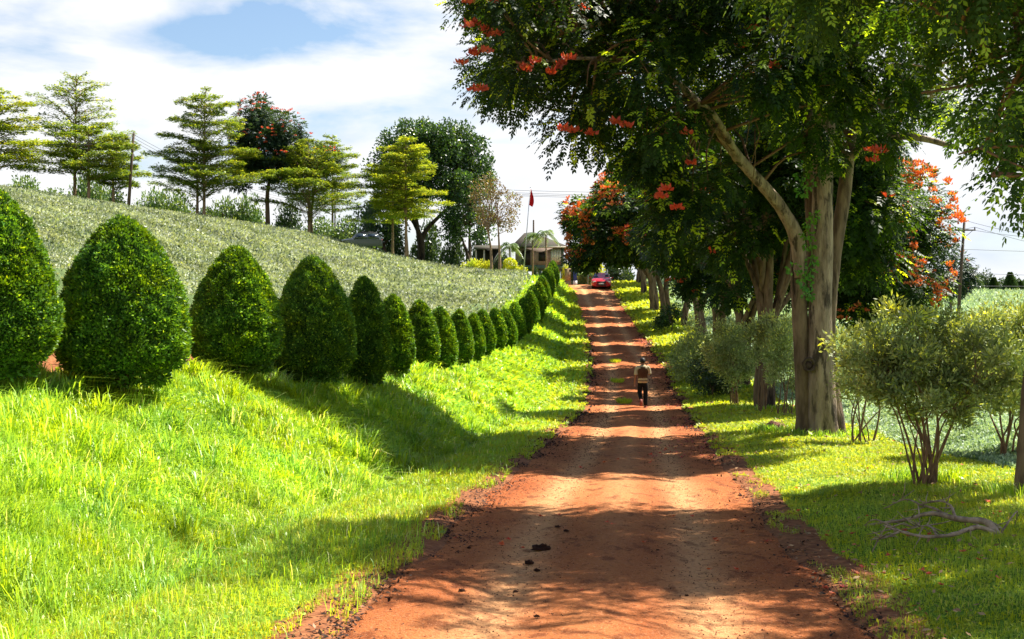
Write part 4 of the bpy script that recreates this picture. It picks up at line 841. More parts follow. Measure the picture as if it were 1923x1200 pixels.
shrub('azalea_shrub', 1475, 36, (1440, 1512, 590, 745), 'thin shrub with many slanting bare stems left of the big smooth trunk', rng, mat='dusty', ncl=24, nl=7000, leaf=.10, rcl=.28, nst=10, stemr=.017, base_spread=.3)
shrub('azalea_shrub', 1432, 38.2, (1388, 1478, 597, 680), 'dark green clump of leaves in front of the dark multi-stemmed trunk', rng, mat='dusty', ncl=26, nl=9000, leaf=.10, rcl=.3, nst=7, stemr=.016)
shrub('azalea_shrub', 1378, 43, (1318, 1425, 598, 735), 'dusty pale shrub with visible thin crooked stems', rng, mat='dusty', ncl=40, nl=12000, leaf=.11, rcl=.34, nst=9, stemr=.02)
shrub('azalea_shrub', 1300, 53, (1250, 1372, 605, 725), 'dense grey-green shrub nearest the road edge', rng, mat='dusty', ncl=50, nl=13000, leaf=.125, rcl=.45, nst=7, stemr=.02)
leafy('dark_bush', (1338-961.5)*47/F, 47, ((1335-961.5)*47/F, 47, -.35), (1.05, .8, .7), 22, 6500, 'low black-green bush under the dusty shrubs, touching the verge', 'bush', rng, mat='dark', stems=4, tr=.03, leaf=(.10, .05), rcl=.34, group='woody shrubs between the road and the tea', zoff=0)
leafy('dark_bush', (1262-961.5)*80/F, 80, ((1258-961.5)*80/F, 80, 1.9), (.9, .7, .7), 14, 1800, 'small green bush at the foot of the buttressed trunks', 'bush', rng, mat='round', stems=3, tr=.03, leaf=(.16, .09), rcl=.35, group='woody shrubs between the road and the tea')
# ------------------------------------------------------------------ fallen branch, stump, clods, flowers, litter
d = 12.2; x = (1890-961.5)*d/F; z0 = H(x, 12.0); o = np.array([x, 12.0, z0])
def q_(px, py, dd): return W_(px, py, dd)-o
mb = MB()
BR = [([(1898, 1046, 11.6), (1870, 1000, 11.8), (1850, 980, 11.9), (1800, 975, 12.1), (1772, 967, 12.3), (1740, 965, 12.4), (1700, 976, 12.5), (1625, 987, 12.7)], .042),
      ([(1872, 1005, 11.8), (1835, 990, 11.6), (1790, 1004, 11.4), (1740, 1008, 11.3), (1690, 998, 11.4), (1660, 986, 11.5)], .026), ([(1775, 967, 12.3), (1755, 955, 12.5), (1730, 948, 12.8), (1700, 938, 13.2), (1660, 955, 13.4)], .016),
      ([(1795, 974, 12.1), (1785, 950, 12.3), (1765, 941, 12.5), (1722, 948, 12.7)], .016), ([(1690, 998, 11.4), (1660, 1010, 11.3), (1635, 1013, 11.2)], .012), ([(1760, 1006, 11.4), (1745, 988, 11.6), (1715, 990, 11.8)], .012),
      ([(1862, 990, 11.9), (1880, 993, 12.0), (1860, 978, 12.2)], .022), ([(1870, 1000, 11.8), (1845, 1015, 11.6)], .016), ([(1690, 997, 11.5), (1645, 976, 11.7), (1622, 987, 12)], .011), ([(1725, 950, 12.7), (1728, 990, 12.5)], .009), ([(1880, 1000, 11.8), (1910, 960, 12), (1905, 990, 12.2)], .010)]
tag(br_ := bpy.data.objects.new('fallen_branch', None), 'forked dry fallen branch lying on the grass at the right edge', 'branch'); COL.objects.link(br_); br_.location = tuple(o)
for pts, r in BR: P = spline([q_(*p_) for p_ in pts], 5); tube(mb, P, np.linspace(r, r*.30, len(P)), 7, lump=.12, rng=rng)
for q in range(46):
    P0 = spline([q_(*p_) for p_ in BR[rng.integers(0, 6)][0]], 5); a_ = P0[rng.integers(4, len(P0))]; v_ = rng.normal(0, 1, 3)*[1, .6, .6]; v_ = v_/np.linalg.norm(v_)*rng.uniform(.08, .3); tube(mb, [a_, a_+v_*.55+rng.normal(0, .015, 3), a_+v_], [.007, .005, .002], 4)
mb.build('limb', M['drywood'], br_)
mb = MB(); e_ = q_(1899, 1048, 11.6)
for k in range(7): tube(mb, [e_, e_+rng.normal(0, .06, 3)-[.06, 0, .02]], [.02, .006], 4)
mb.build('splintered_end', M['barkdark'], br_)
x, y = (1457-961.5)*28.5/F, 28.5; mb = MB(); P = np.array([(0, 0, -.15), (0, 0, .05), (0, 0, .16), (.01, 0, .2)]); tube(mb, P, [.26, .24, .2, .12], 14, lump=.10, rng=rng)
st_ = mb.build('tree_stump', noise_mat('reddish_stump', (.30, .13, .08), (.12, .06, .035), 12, bump=1, bscale=30, bdist=.05), loc=(x, y, H(x, y)), smooth=False); tag(st_, 'low reddish cut stump with dry twigs on the verge left of the big trunk', 'stump')
tw = MB()
for k in range(16): a = rng.uniform(0, 6.28); tube(tw, [(rng.uniform(-.3, .3), rng.uniform(-.3, .1), .02), (rng.uniform(-.3, .3)+.2*math.cos(a), rng.uniform(-.3, .1), rng.uniform(.1, .24))], [.008, .005], 4)
tw.build('dry_twigs', M['drywood'], st_)
M['clod'] = noise_mat('dark_earth_clod', (.035, .012, .006), (.09, .03, .013), 14, bump=1, bscale=40, bdist=.02, rough=.95)
def clodmesh(seed):
    r_ = np.random.default_rng(seed); mb = MB(); n = 0
    for q in range(r_.integers(2, 5)):
        u_ = np.linspace(0, np.pi/1.8, 5); a_ = np.linspace(0, 2*np.pi, 9, endpoint=False); A, U = np.meshgrid(a_, u_); s_ = r_.uniform(.4, 1)
        V = np.stack([np.sin(U)*np.cos(A), np.sin(U)*np.sin(A), np.cos(U)*.75], -1).reshape(-1, 3)*s_*(1+.22*r_.standard_normal((45, 1))) + [r_.uniform(-.6, .6), r_.uniform(-.5, .5), -.05]
        ix = np.arange(45).reshape(5, 9); jx = np.roll(ix, -1, 1); mb.add(V, np.stack([ix[:-1], ix[1:], jx[1:], jx[:-1]], -1).reshape(-1, 4))
    return mb
clod_px = [(1015, 1032, 1.9, 'largest dark clod standing up in the left wheel track'), (997, 1059, 1.3, 'flat dark clod pair just below the largest one'), (1008, 1072, .8, 'small dark clod trailing below the flat pair'), (1047, 991, 1.0, 'dark clod left of the road middle in the shade'), (1062, 998, .7, None), (1174, 962, .5, None), (966, 1114, .6, None), (1007, 1160, .7, None), (1148, 1178, .8, None), (1235, 1035, .5, None), (1103, 934, .5, None), (1157, 940, .4, None), (1370, 884, .9, 'dark clod at the right road edge by the shade line'), (1378, 902, 1.1, 'dark clod lying on the lit right side of the road'), (1332, 866, .8, None), (1358, 890, .6, None), (1391, 932, .8, None), (1400, 935, .6, None), (1238, 770, 1.2, None), (1222, 773, .8, None), (1095, 1147, .6, None), (1190, 1194, .7, None), (1425, 1020, .6, None), (1500, 1160, .8, None), (1480, 1080, .6, None), (870, 1110, .8, None), (880, 1030, .6, None), (1290, 1120, .5, None)]
def ground_pt(px, py):
    """world point where the sight line meets the road/verge"""
    for d_ in np.concatenate([np.arange(5, 40, .05), np.arange(40, 130, .2)]):
        x_ = (px-961.5)*d_/F; z_ = CZ+(600-py)*d_/F
        t_ = float(cx(d_))-x_; zz = float(zr(np.array([d_]))[0]) if abs(t_) < 1.75 else H(x_, d_)
        if z_ <= zz: return x_, float(d_), zz
    return x_, float(d_), zz
cm = [clodmesh(k).build('dirt_clod', M['clod']) for k in range(4)]
cys = [ground_pt(c[0], c[1])[1] for c in clod_px]; small = sorted([i for i, c in enumerate(clod_px) if not c[3]], key=lambda i: cys[i]); crank = {i: n+1 for n, i in enumerate(small)}
used = [False]*4
for k, (px, py, s, lab) in enumerate(clod_px):
    x_, y_, z_ = ground_pt(px, py); b_ = cm[k % 4]; oo = b_ if not used[k % 4] else b_.copy()
    if used[k % 4]: COL.objects.link(oo)
    used[k % 4] = True; oo.location = (x_, y_, z_+.002); q = s*.032; oo.scale = (q, q, q*.9); oo.rotation_euler = (0, 0, k*1.3)
    tag(oo, lab or f'small dark crumb of earth on the dirt road, {ordw(crank[k])} nearest to the camera', 'clod', 'dark clods of earth on the dirt road')
def flowermesh(seed, full=True):
    r_ = np.random.default_rng(seed); n = 9 if full else 4; a = np.arange(n)*6.28/n + r_.normal(0, .3, n); mb = MB()
    D = np.stack([np.cos(a), np.sin(a), r_.uniform(.1, .9, n)], 1); leaves(mb, np.zeros((n, 3))+[0, 0, .15], D, np.stack([-np.cos(a)*.5, -np.sin(a)*.5, 1+0*a], 1), r_.uniform(.7, 1.1, n), .62, r_.random(n)*.89, fold=.35); return mb
fm = [flowermesh(k, k < 3).build('fallen_flower', M['orangeflower'] if k % 2 else M['redflower']) for k in range(5)]
fl_px = [(1343, 1015), (1347, 1018), (1151, 989), (1262, 972), (1210, 1021), (1140, 985), (1050, 969), (1015, 972), (944, 968), (857, 1013), (955, 1016), (942, 1024), (981, 1032), (1333, 1073), (1383, 1073), (1092, 1114), (1395, 1000), (1300, 972), (1405, 985), (1120, 962), (1090, 880), (1135, 870), (1160, 866), (1190, 858), (1222, 870), (1240, 852), (1250, 845), (1268, 845), (1330, 860), (1338, 836), (1352, 850), (1345, 838), (1200, 853), (1212, 842), (1222, 855), (1380, 855), (1483, 1031), (1528, 1080), (1450, 1018), (1440, 1020), (1550, 1108), (1562, 1118), (1582, 1118), (1596, 999), (1555, 1010), (1552, 1018), (1580, 1012), (1602, 1015), (1643, 1023), (1668, 1057), (1700, 1008), (1706, 1018), (1746, 1016), (1748, 1019), (1733, 1087), (1745, 1092), (1606, 1090), (1618, 1080), (1660, 1090), (1701, 1104), (1766, 1113), (1808, 1050), (1838, 1066), (1861, 1087), (1874, 1102), (1832, 1002), (1855, 952), (1877, 972), (1700, 972), (1630, 980), (1500, 970), (1495, 925), (1808, 955), (1290, 760), (1262, 742), (1250, 708), (1242, 712), (1300, 800), (1560, 1166)]
fg = [ground_pt(*c) for c in fl_px]; onr = [abs(float(cx(g_[1]))-g_[0]) < 1.75 for g_ in fg]; frank = {}
for side_ in (True, False):
    for n_, i in enumerate(sorted([i for i in range(len(fg)) if onr[i] == side_], key=lambda i: (fg[i][1], fg[i][0]))): frank[i] = n_+1
used = [False]*5
for k, (px, py) in enumerate(fl_px):
    x_, y_, z_ = ground_pt(px, py); b_ = fm[k % 5]; oo = b_ if not used[k % 5] else b_.copy()
    if used[k % 5]: COL.objects.link(oo)
    used[k % 5] = True; on = abs(float(cx(y_))-x_) < 1.75; oo.location = (x_, y_, z_+(.004 if on else .05)); q = rng.uniform(.032, .048)*(1 if y_ < 20 else 1.3); oo.scale = (q, q, q*.8); oo.rotation_euler = (rng.normal(0, .2), rng.normal(0, .2), k*1.7)
    tag(oo, ('fallen red tulip tree flower on the dirt road, ' if on else 'fallen red tulip tree flower in the right verge, ')+ordw(frank[k])+' nearest to the camera', 'flower', 'fallen flowers on the dirt road' if on else 'fallen flowers in the grass verge')
oo = None
# petals too many to count, and dry litter along the road edges
n = 15000; Y = ysamp(n, 5.5, 80); sd_ = rng.random(n) < .62; e_ = np.where(sd_, road_edge(Y, 1), -road_edge(Y, -1)); T_ = e_ - np.where(sd_, 1, -1)*rng.normal(.10, .16, n); X = cx(Y)-T_
k = (fbm(X*1.5, Y*.7, 3, 15) > -.25); X, Y = X[k], Y[k]; n = len(X); Z = np.maximum(height(X, Y), np.where(np.abs(cx(Y)-X) < 1.95, zr(Y)-.02, -99))+.02
mb = MB(); sz = .035*np.maximum(1, Y/18)*rng.uniform(.4, 1.5, n); leaves(mb, np.stack([X, Y, Z], 1), rdir(rng, n)*[1, 1, .35], [0, 0, 1]+.5*rdir(rng, n), sz, sz*.6, rng.random(n)**2.2*.95); tag(mb.build('leaf_litter', M['litter']), kind='stuff')
n = 2600; Y = 22 + 75*rng.random(n)**1.2; X = cx(Y) + 1.75 - np.abs(rng.normal(0, .75, n)) + .2; k = np.sin((Y-22)*.62)+.6*fbm(X, Y*.5, 2, 3) > .1; X, Y = X[k], Y[k]; n = len(X)
mb = MB(); sz = .05*np.maximum(1, Y/35)*rng.uniform(.5, 1.3, n); leaves(mb, np.stack([X, Y, zr(Y)+.03], 1), rdir(rng, n)*[1, 1, .3], [0, 0, 1]+.5*rdir(rng, n), sz, sz*.6, rng.random(n)*.89); tag(mb.build('fallen_petals', leaf_mat('withered_red_petals', (.30, .03, .015), (.5, .06, .03), trans=.1, tcol=(1, 1, 1), rough=.7)), kind='stuff')
n = 3800; Y = ysamp(n, 6, 45); X = cx(Y)+1.6+4.6*rng.random(n)**1.2; k = fbm(X*1.1, Y*.9, 3, 19) > -.2; X, Y = X[k], Y[k]; n = len(X)
mb = MB(); sz = .05*np.maximum(1, Y/22)*rng.uniform(.4, 1.4, n); leaves(mb, np.stack([X, Y, height(X, Y)+.055], 1), rdir(rng, n)*[1, 1, .35], [0, 0, 1]+.6*rdir(rng, n), sz, sz*.5, rng.random(n)*.99); tag(mb.build('dry_leaf_litter', M['litter2']), kind='stuff')
# small stones and crumbs on the road
n = 12000; Y = ysamp(n, 5.5, 60); T_ = rng.uniform(-1.85, 1.9, n); X = cx(Y)-T_; r_ = .0033*np.maximum(1, Y/14)*rng.uniform(.5, 2.4, n)**1.3; a = rng.uniform(0, 6.28, (n, 1)); Pc = np.stack([X, Y, zr(Y)+.005], 1)
tri = np.stack([Pc+np.hstack([r_[:, None]*np.cos(a+k*2.09), r_[:, None]*np.sin(a+k*2.09), -r_[:, None]*.3]) for k in range(3)] + [Pc+np.hstack([0*a, 0*a, r_[:, None]*.7])], 1).reshape(-1, 3); b0 = np.arange(n)[:, None]*4
mb = MB(); mb.add(tri, T=np.concatenate([b0+[0, 1, 3], b0+[1, 2, 3], b0+[2, 0, 3]])); tag(mb.build('road_crumbs', M['clod']), kind='stuff')
# grass tufts in the road middle
for k, (px, py) in enumerate(((1155, 680), (1160, 718), (1172, 757))):
    x_, y_, z_ = ground_pt(px, py); n = 240; a = rng.uniform(0, 6.28, n); rr_ = rng.random(n)**.5*.34; P = np.stack([rr_*np.cos(a)*.7, rr_*np.sin(a)*2.4, 0*a-.01], 1); D = np.stack([np.cos(a)*.5, np.sin(a)*.5, 1+0*a], 1)+.3*rdir(rng, n)
    mb = MB(); leaves(mb, P, D, rdir(rng, n), .20*rng.uniform(.5, 1.2, n), .03, rng.random(n)*.9); tag(mb.build('grass_tuft', M['verge'], loc=(x_, y_, z_)), ('farthest', 'middle', 'nearest')[k]+' grass tuft growing between the wheel tracks left of the walking man', 'grass tuft', 'grass tufts between the wheel tracks')
# ------------------------------------------------------------------ simple painted materials
def flat(name, c, rough=.6, spec=.3, metal=0, var=.12, scale=6, bump=0):
    c2 = tuple(v*(1-var*2) for v in c); return noise_mat(name, c, c2, scale, rough=rough, spec=spec, metal=metal, bump=bump, bscale=20, bdist=.01)
M['paint_red'] = flat('red_car_paint', (.45, .008, .012), .25, .6, var=.05); M['paint_dark'] = flat('dark_blue_grey_paint', (.07, .08, .10), .22, .7, var=.05)
M['glass'] = flat('dark_window_glass', (.02, .03, .04), .06, .9, var=0); M['rubber'] = flat('black_rubber', (.015, .015, .015), .8, .2); M['chrome'] = flat('bright_metal', (.6, .6, .6), .25, .5, .9, var=.02)
M['white'] = flat('white_paint', (.72, .72, .70), .5); M['lamp'] = flat('lamp_glass', (.75, .76, .78), .15, .8, var=.02); M['black'] = flat('black_plastic', (.012, .012, .014), .5, .3)
M['boards'] = noise_mat('weathered_wall_boards', (.34, .25, .22), (.22, .17, .15), 3, stretch=(9, 9, .5), bump=.6, bscale=4, bdist=.02); M['roof'] = noise_mat('dark_roof_tiles', (.085, .065, .05), (.045, .04, .03), 8, bump=.8, bscale=26, c3=(.05, .07, .03), s3=1.2)
M['greenpaint'] = flat('grey_green_paint', (.10, .16, .13)); M['fascia'] = flat('pale_fascia', (.55, .48, .38)); M['pane'] = flat('pale_louvre_panes', (.55, .62, .60), .25, .6, var=.1); M['dark_in'] = flat('dark_interior', (.02, .018, .016))
M['polewood'] = noise_mat('dark_pole_wood', (.11, .075, .05), (.055, .038, .027), 5, stretch=(1, 1, .2), bump=.4); M['wire'] = flat('grey_wire', (.10, .10, .11)); M['steel'] = flat('galvanised_pole', (.45, .46, .48), .4, .5, .3); M['flag'] = flat('red_flag_cloth', (.55, .012, .015), .8, .1, var=.1)
M['stone'] = noise_mat('tan_stone', (.42, .31, .18), (.22, .15, .09), 6, bump=1, bscale=9, bdist=.04); M['blue'] = flat('blue_paint', (.02, .06, .30))
# ------------------------------------------------------------------ cars
def car(name, loc, rz, lab, paint, st, roofspan, L_, wheel=.32, track=.74, axles=(-1.32, 1.28), rack=False):
    """st: stations (y, half width, belt z, roof z, roof half width); the front points to -y"""
    root = empty(name, loc, lab, 'car', rz=rz); mb = MB(); V = []; zb = .22
    for y, w, zbelt, zroof, wr in st:
        h = [(w*.82, zb), (w*.97, zb+.08), (w, (zb+zbelt)*.5), (w*.975, zbelt-.03), (w*.93, zbelt), (wr, zroof-.03 if zroof > zbelt+.1 else zroof), (wr*.82, zroof+.015), (wr*.3, zroof+.03)]
        V.append([(x, y, z) for x, z in h] + [(-x, y, z) for x, z in h[::-1]])
    V = np.array(V); m, k = V.shape[:2]; ix = np.arange(m*k).reshape(m, k); jx = np.roll(ix, -1, 1)
    mb.add(V.reshape(-1, 3), np.stack([ix[:-1], ix[1:], jx[1:], jx[:-1]], -1).reshape(-1, 4))
    for e, s in ((0, 1), (m-1, -1)):
        c = len(mb.V[0]) if 0 else None; cc = V[e].mean(0); mb.add(np.vstack([V[e], cc]), T=[((a, (a+1) % k, k) if s > 0 else ((a+1) % k, a, k)) for a in range(k)])
    b = mb.build('body', M[paint], root, smooth=True)
    es = b.modifiers.new('edges', 'EDGE_SPLIT'); es.split_angle = R(38)
    def plate_(name, Q, off, mat, parent=root):
        q = np.array(Q, float); n = np.cross(q[1]-q[0], q[3]-q[0]); n = n/np.linalg.norm(n); c0 = q.mean(0)
        if n @ (c0-np.array([0, 0, .7])) < 0: n = -n
        mb = MB(); mb.add(np.vstack([q+n*off, q-n*.02]), [(0, 1, 2, 3), (4, 7, 6, 5), (0, 4, 5, 1), (1, 5, 6, 2), (2, 6, 7, 3), (3, 7, 4, 0)]); return mb.build(name, M[mat], parent)
    i0, i1, i2, i3 = roofspan           # cowl, front roof, rear roof, rear deck
    def P(i, x, z): return (x, st[i][0], z)
    f0, f1, r0, r1 = st[i0], st[i1], st[i2], st[i3]; lerp = lambda a, b, t: tuple(np.array(a)*(1-t)+np.array(b)*t)
    a0, a1 = (-f0[1]*.80, f0[0], f0[3]+.01), (f0[1]*.80, f0[0], f0[3]+.01); b0, b1 = (-f1[4]*.92, f1[0], f1[3]), (f1[4]*.92, f1[0], f1[3])
    plate_('windscreen', [lerp(a0, b0, .08), lerp(a1, b1, .08), lerp(a1, b1, .93), lerp(a0, b0, .93)], .016, 'glass')
    a0, a1 = (-r1[1]*.78, r1[0], max(r1[2], r1[3]-.0)+.0), (r1[1]*.78, r1[0], max(r1[2], r1[3])); b0, b1 = (-r0[4]*.9, r0[0], r0[3]), (r0[4]*.9, r0[0], r0[3])
    plate_('rear_window', [lerp(a0, b0, .15), lerp(a1, b1, .15), lerp(a1, b1, .9), lerp(a0, b0, .9)], .016, 'glass')
    ys = [(f0[0]*.45+f1[0]*.55, (f1[0]+r0[0])/2-.04), ((f1[0]+r0[0])/2+.04, r0[0]*.75+r1[0]*.25)]
    for s in (-1, 1):
        for n_, (ya, yb) in enumerate(ys):
            zt = (f1[3]+r0[3])/2-.07; zl = (f0[2]+r1[2])/2+.06; wl = f1[1]*.925; wt = (f1[4]+r0[4])/2
            t_ = .88; xa = wl; xb = wl+(wt-wl)*t_; yb2 = yb if n_ == 0 else yb-.12; ya2 = ya if n_ else ya+.42
            if n_ == 0: ya -= .0
            plate_('side_window', [(s*xa, ya, zl), (s*xa, yb, zl), (s*xb, yb2, zt), (s*xb, ya2, zt)], .02, 'glass')
        w0 = st[1]; 
        hl = MB(); box(hl, (s*w0[1]*.74, st[1][0]-.02, w0[2]-.06), (.30, .16, .13), rz=-s*.35); hl.build('headlight', M['lamp'], root)
        tl = MB(); box(tl, (s*st[-2][1]*.80, st[-2][0]+.04, st[-2][2]-.10), (.22, .10, .16)); tl.build('tail_light', M['paint_red'], root)
        mr = MB(); tube(mr, [(s*(f0[1]-.02), f0[0]+.28, f0[2]+.06), (s*(f0[1]+.06), f0[0]+.27, f0[2]+.12), (s*(f0[1]+.18), f0[0]+.26, f0[2]+.13)], [.03, .075, .05], 8); mr.build('wing_mirror', M[paint], root)
        for ax in axles:
            wh = MB(); tube(wh, [(s*(track-.10), ax, wheel), (s*(track-.08), ax, wheel), (s*(track+.09), ax, wheel), (s*(track+.11), ax, wheel)], [wheel*.86, wheel, wheel, wheel*.86], 20)
            w_ = wh.build('wheel', M['rubber'], root); rm_ = MB(); tube(rm_, [(s*(track+.105), ax, wheel), (s*(track+.125), ax, wheel)], [wheel*.60, wheel*.52], 14); rm_.build('rim', M['chrome'], w_)
    g = MB(); box(g, (0, st[0][0]-.005, .56), (st[0][1]*1.15, .06, .18)); box(g, (0, st[0][0]-.01, .33), (st[0][1]*1.3, .07, .12)); g.build('grille', M['black'], root)
    g = MB(); box(g, (0, st[0][0]-.05, .455), (.46, .02, .11)); g.build('number_plate', M['white'], root)
    g = MB(); box(g, (0, st[-1][0]+.03, .62), (.46, .02, .11)); g.build('number_plate', M['white'], root)
    if rack:
        g = MB()
        for s in (-1, 1): tube(g, [(s*.55, f1[0]+.1, f1[3]+.04), (s*.55, f1[0]+.2, f1[3]+.11), (s*.55, r0[0]-.2, r0[3]+.11), (s*.55, r0[0]-.1, r0[3]+.04)], .025, 6)
        for yy in (f1[0]+.5, r0[0]-.6): tube(g, [(-.58, yy, f1[3]+.12), (.58, yy, f1[3]+.12)], .022, 6)
        box(g, (0, (f1[0]+r0[0])/2, f1[3]+.15), (.95, 1.3, .05)); g.build('roof_rack', M['black'], root)
    return root
SED = [(-2.20, .66, .60, .62, .55), (-2.08, .80, .68, .72, .66), (-1.55, .87, .82, .88, .70), (-1.00, .88, .90, .97, .72), (-.28, .88, .93, 1.42, .58), (.45, .88, .94, 1.47, .60), (1.05, .88, .95, 1.40, .57), (1.68, .87, .97, 1.04, .66), (2.08, .83, .92, .98, .64), (2.20, .76, .80, .84, .60)]
x = (1129-961.5)*113.5/F; rc = car('red_car', (x, 113.5, H(x, 113.5)+.03), -.06, 'red saloon car facing down the dirt road at its crest', 'paint_red', SED, (3, 4, 6, 7), 4.4)
SUVS = [(-2.30, .72, .78, .80, .60), (-2.18, .86, .88, .93, .72), (-1.6, .92, 1.0, 1.06, .76), (-1.05, .93, 1.06, 1.12, .78), (-.40, .93, 1.08, 1.70, .66), (.6, .93, 1.10, 1.76, .68), (1.9, .93, 1.12, 1.70, .66), (2.22, .90, 1.10, 1.16, .80), (2.32, .86, .95, .98, .78)]
x = (676-961.5)*137.0/F; sc = car('dark_car', (x, 137.0, 9.40), -R(78), 'dark estate car with a roof rack parked side-on behind the tea field', 'paint_dark', SUVS, (3, 4, 6, 7), 4.6, wheel=.38, axles=(-1.42, 1.45), rack=True)
sc.location.z = H(x, 137.0)+.35
# ------------------------------------------------------------------ house and shed
hx = lambda px: (px-961.5)*132/F
hz = lambda py: CZ+(600-py)*132/F
y0 = 132.0; root = empty('wooden_house', (hx(1000), y0, H(hx(1000), y0)), 'weathered board house with low dark roof and pale corner window at the road top', 'house'); o = np.array(root.location)
xa, xb, yb_ = hx(968), hx(1058), y0+7; zt, zb = hz(465), hz(498)
mb = MB(); box(mb, np.array([(xa+xb)/2, (y0+yb_)/2, (zt+zb)/2])-o, (xb-xa, yb_-y0, zt-zb)); mb.build('wall', M['boards'], root)
mb = MB(); box(mb, np.array([(xa+xb)/2, (y0+yb_)/2, zb-.20])-o, (xb-xa+.1, yb_-y0+.1, .40)); mb.build('floor_skirt', M['greenpaint'], root)
for px_ in (970, 990, 1015, 1055):
    for yy in (y0+.2, yb_-.3):
        mb = MB(); xx = hx(px_); zg = H(xx, yy)-.3; box(mb, np.array([xx, yy, (zb-.4+zg)/2])-o, (.22, .22, max(.1, zb-.4-zg))); mb.build('stilt', M['greenpaint'], root)
mb = MB(); A = np.array([(hx(960), y0-.9, zt-.02), (hx(1067), y0-.9, zt-.02), (hx(1067), yb_+.9, zt-.02), (hx(960), yb_+.9, zt-.02)]); Bt = np.array([(hx(985), y0+3, hz(434)), (hx(1000), y0+3, hz(432)), (hx(1000), yb_-3, hz(432)), (hx(985), yb_-3, hz(434))])
mb.add(np.vstack([A, Bt, A+[0, 0, .1]])-o, [(0, 3, 2, 1), (8, 9, 5, 4), (9, 10, 6, 5), (10, 11, 7, 6), (11, 8, 4, 7), (4, 5, 6, 7), (0, 1, 9, 8), (1, 2, 10, 9), (2, 3, 11, 10), (3, 0, 8, 11)]); rf = mb.build('roof', M['roof'], root)
mb = MB(); box(mb, np.array([(hx(1008)+hx(1066))/2, y0-.93, zt+.0])-o, (hx(1066)-hx(1008), .05, .16)); mb.build('fascia_board', M['fascia'], rf)
mb = MB(); box(mb, np.array([hx(1056.5), y0-.04, (zt+zb)/2])-o, (.22, .12, zt-zb)); mb.build('corner_post', M['greenpaint'], root)
mb = MB(); box(mb, np.array([hx(1044), y0-.03, hz(480)])-o, (1.05, .08, 1.25)); wf = mb.build('window', M['white'], root)
for k in range(4): mb = MB(); box(mb, np.array([hx(1044)-.37+k*.245, y0-.085, hz(480)])-o, (.19, .03, 1.10)); mb.build('pane', M['pane'], wf)
mb = MB(); box(mb, np.array([hx(988), y0-.03, hz(484)])-o, (.85, .08, 1.5)); mb.build('doorway', M['dark_in'], root)  # dark slab on the wall, its colour stands for the unlit opening
mb = MB(); box(mb, np.array([hx(1018), y0-.03, hz(482)])-o, (.7, .08, .9)); mb.build('window', M['dark_in'], root)
d = 127; x = (916-961.5)*d/F; z0 = H(x, d)-.5; root = empty('open_shed', (x, d, z0), 'open dark shed with pale posts left of the wooden house', 'shed'); zr_ = CZ+(600-460)*d/F-z0
mb = MB(); A = np.array([(-1.4, -.8, zr_-.5), (1.4, -.8, zr_-.5), (1.4, 2.6, zr_), (-1.4, 2.6, zr_)]); mb.add(np.vstack([A, A+[0, 0, .12]]), [(0, 3, 2, 1), (4, 5, 6, 7), (0, 1, 5, 4), (1, 2, 6, 5), (2, 3, 7, 6), (3, 0, 4, 7)]); mb.build('roof', M['roof'], root)
for sx in (-1.15, -.35, 1.15): mb = MB(); box(mb, (sx, -.55, zr_/2-.35), (.16, .16, zr_-.3)); mb.build('post', M['fascia'], root)
mb = MB(); box(mb, (0, 2.4, zr_/2-.2), (2.5, .1, zr_-.1)); mb.build('back_wall', M['dark_in'], root)
# ------------------------------------------------------------------ palms, flagpole, gate
def palm(px, cy, by, d, fr, lab, n=13, yel=.1):
    x = (px-961.5)*d/F; z0 = H(x, d); Ht = CZ+(600-cy)*d/F-z0; L0 = fr*d/F; root = empty('palm_tree', (x, d, z0), lab, 'palm', 'palms in front of the wooden house')
    mb = MB(); tube(mb, [(0, 0, -.2), (.05, 0, Ht*.5), (0, 0, Ht)], [.11, .085, .07], 8); mb.build('trunk', M['barkpale'], root); mb = MB()
    for k in range(n):
        a = 6.28*k/n + rng.random()*.4; el = rng.uniform(.1, 1.15); t = np.linspace(0, 1, 16); dv = np.array([math.cos(a), math.sin(a), 0]); c = np.outer(t*L0*math.cos(el)*1.0, dv) + np.outer(t*L0*math.sin(el)*1.3 - t*t*L0*1.05, [0, 0, 1]) + [0, 0, Ht]
        tube(mb, c, np.linspace(.025, .006, 16), 4, rnd=.6); tg = np.gradient(c, axis=0); sd = np.array([-dv[1], dv[0], 0]); PP = np.repeat(c[1:], 2, 0); sg = np.tile([1, -1], 15)[:, None]
        leaves(mb, PP, np.repeat(unit(tg[1:]), 2, 0)*.7 + sg*sd - [0, 0, .5], [0, 0, 1]+.2*rdir(rng, 30), L0*.42*np.repeat(np.sin(.25+t[1:]*2.6), 2).clip(.3), .07, .2+.7*rng.random())
    mb.build('fronds', M['palm'], root)
palm(1025, 440, 495, 125, 30, 'tallest palm, thin trunk, crown standing clear against the sky'); palm(1000, 444, 490, 127, 22, 'shaggy palm between the flagpole and the tallest palm', 13)
palm(957, 464, 490, 121, 30, 'low palm with arching bright fronds left of the flagpole', 15)
d = 118.5; x = (958-961.5)*d/F; z0 = H(x, d); root = empty('ball_shrub', (x, d, z0), 'yellow-topped ball shrub on a short trunk under the low palm', 'shrub'); mb = MB(); tube(mb, [(0, 0, -.1), (0, 0, .9)], [.08, .06], 7); mb.build('trunk', M['barkpale'], root)
u = rdir(rng, 1500); mb = MB(); leaves(mb, u*.6*rng.uniform(.8, 1, (1500, 1))+[0, 0, 1.2], u+.8*rdir(rng, 1500), rdir(rng, 1500), .15, .09, rng.random(1500)*.9); mb.build('foliage', M['yellow'], root)
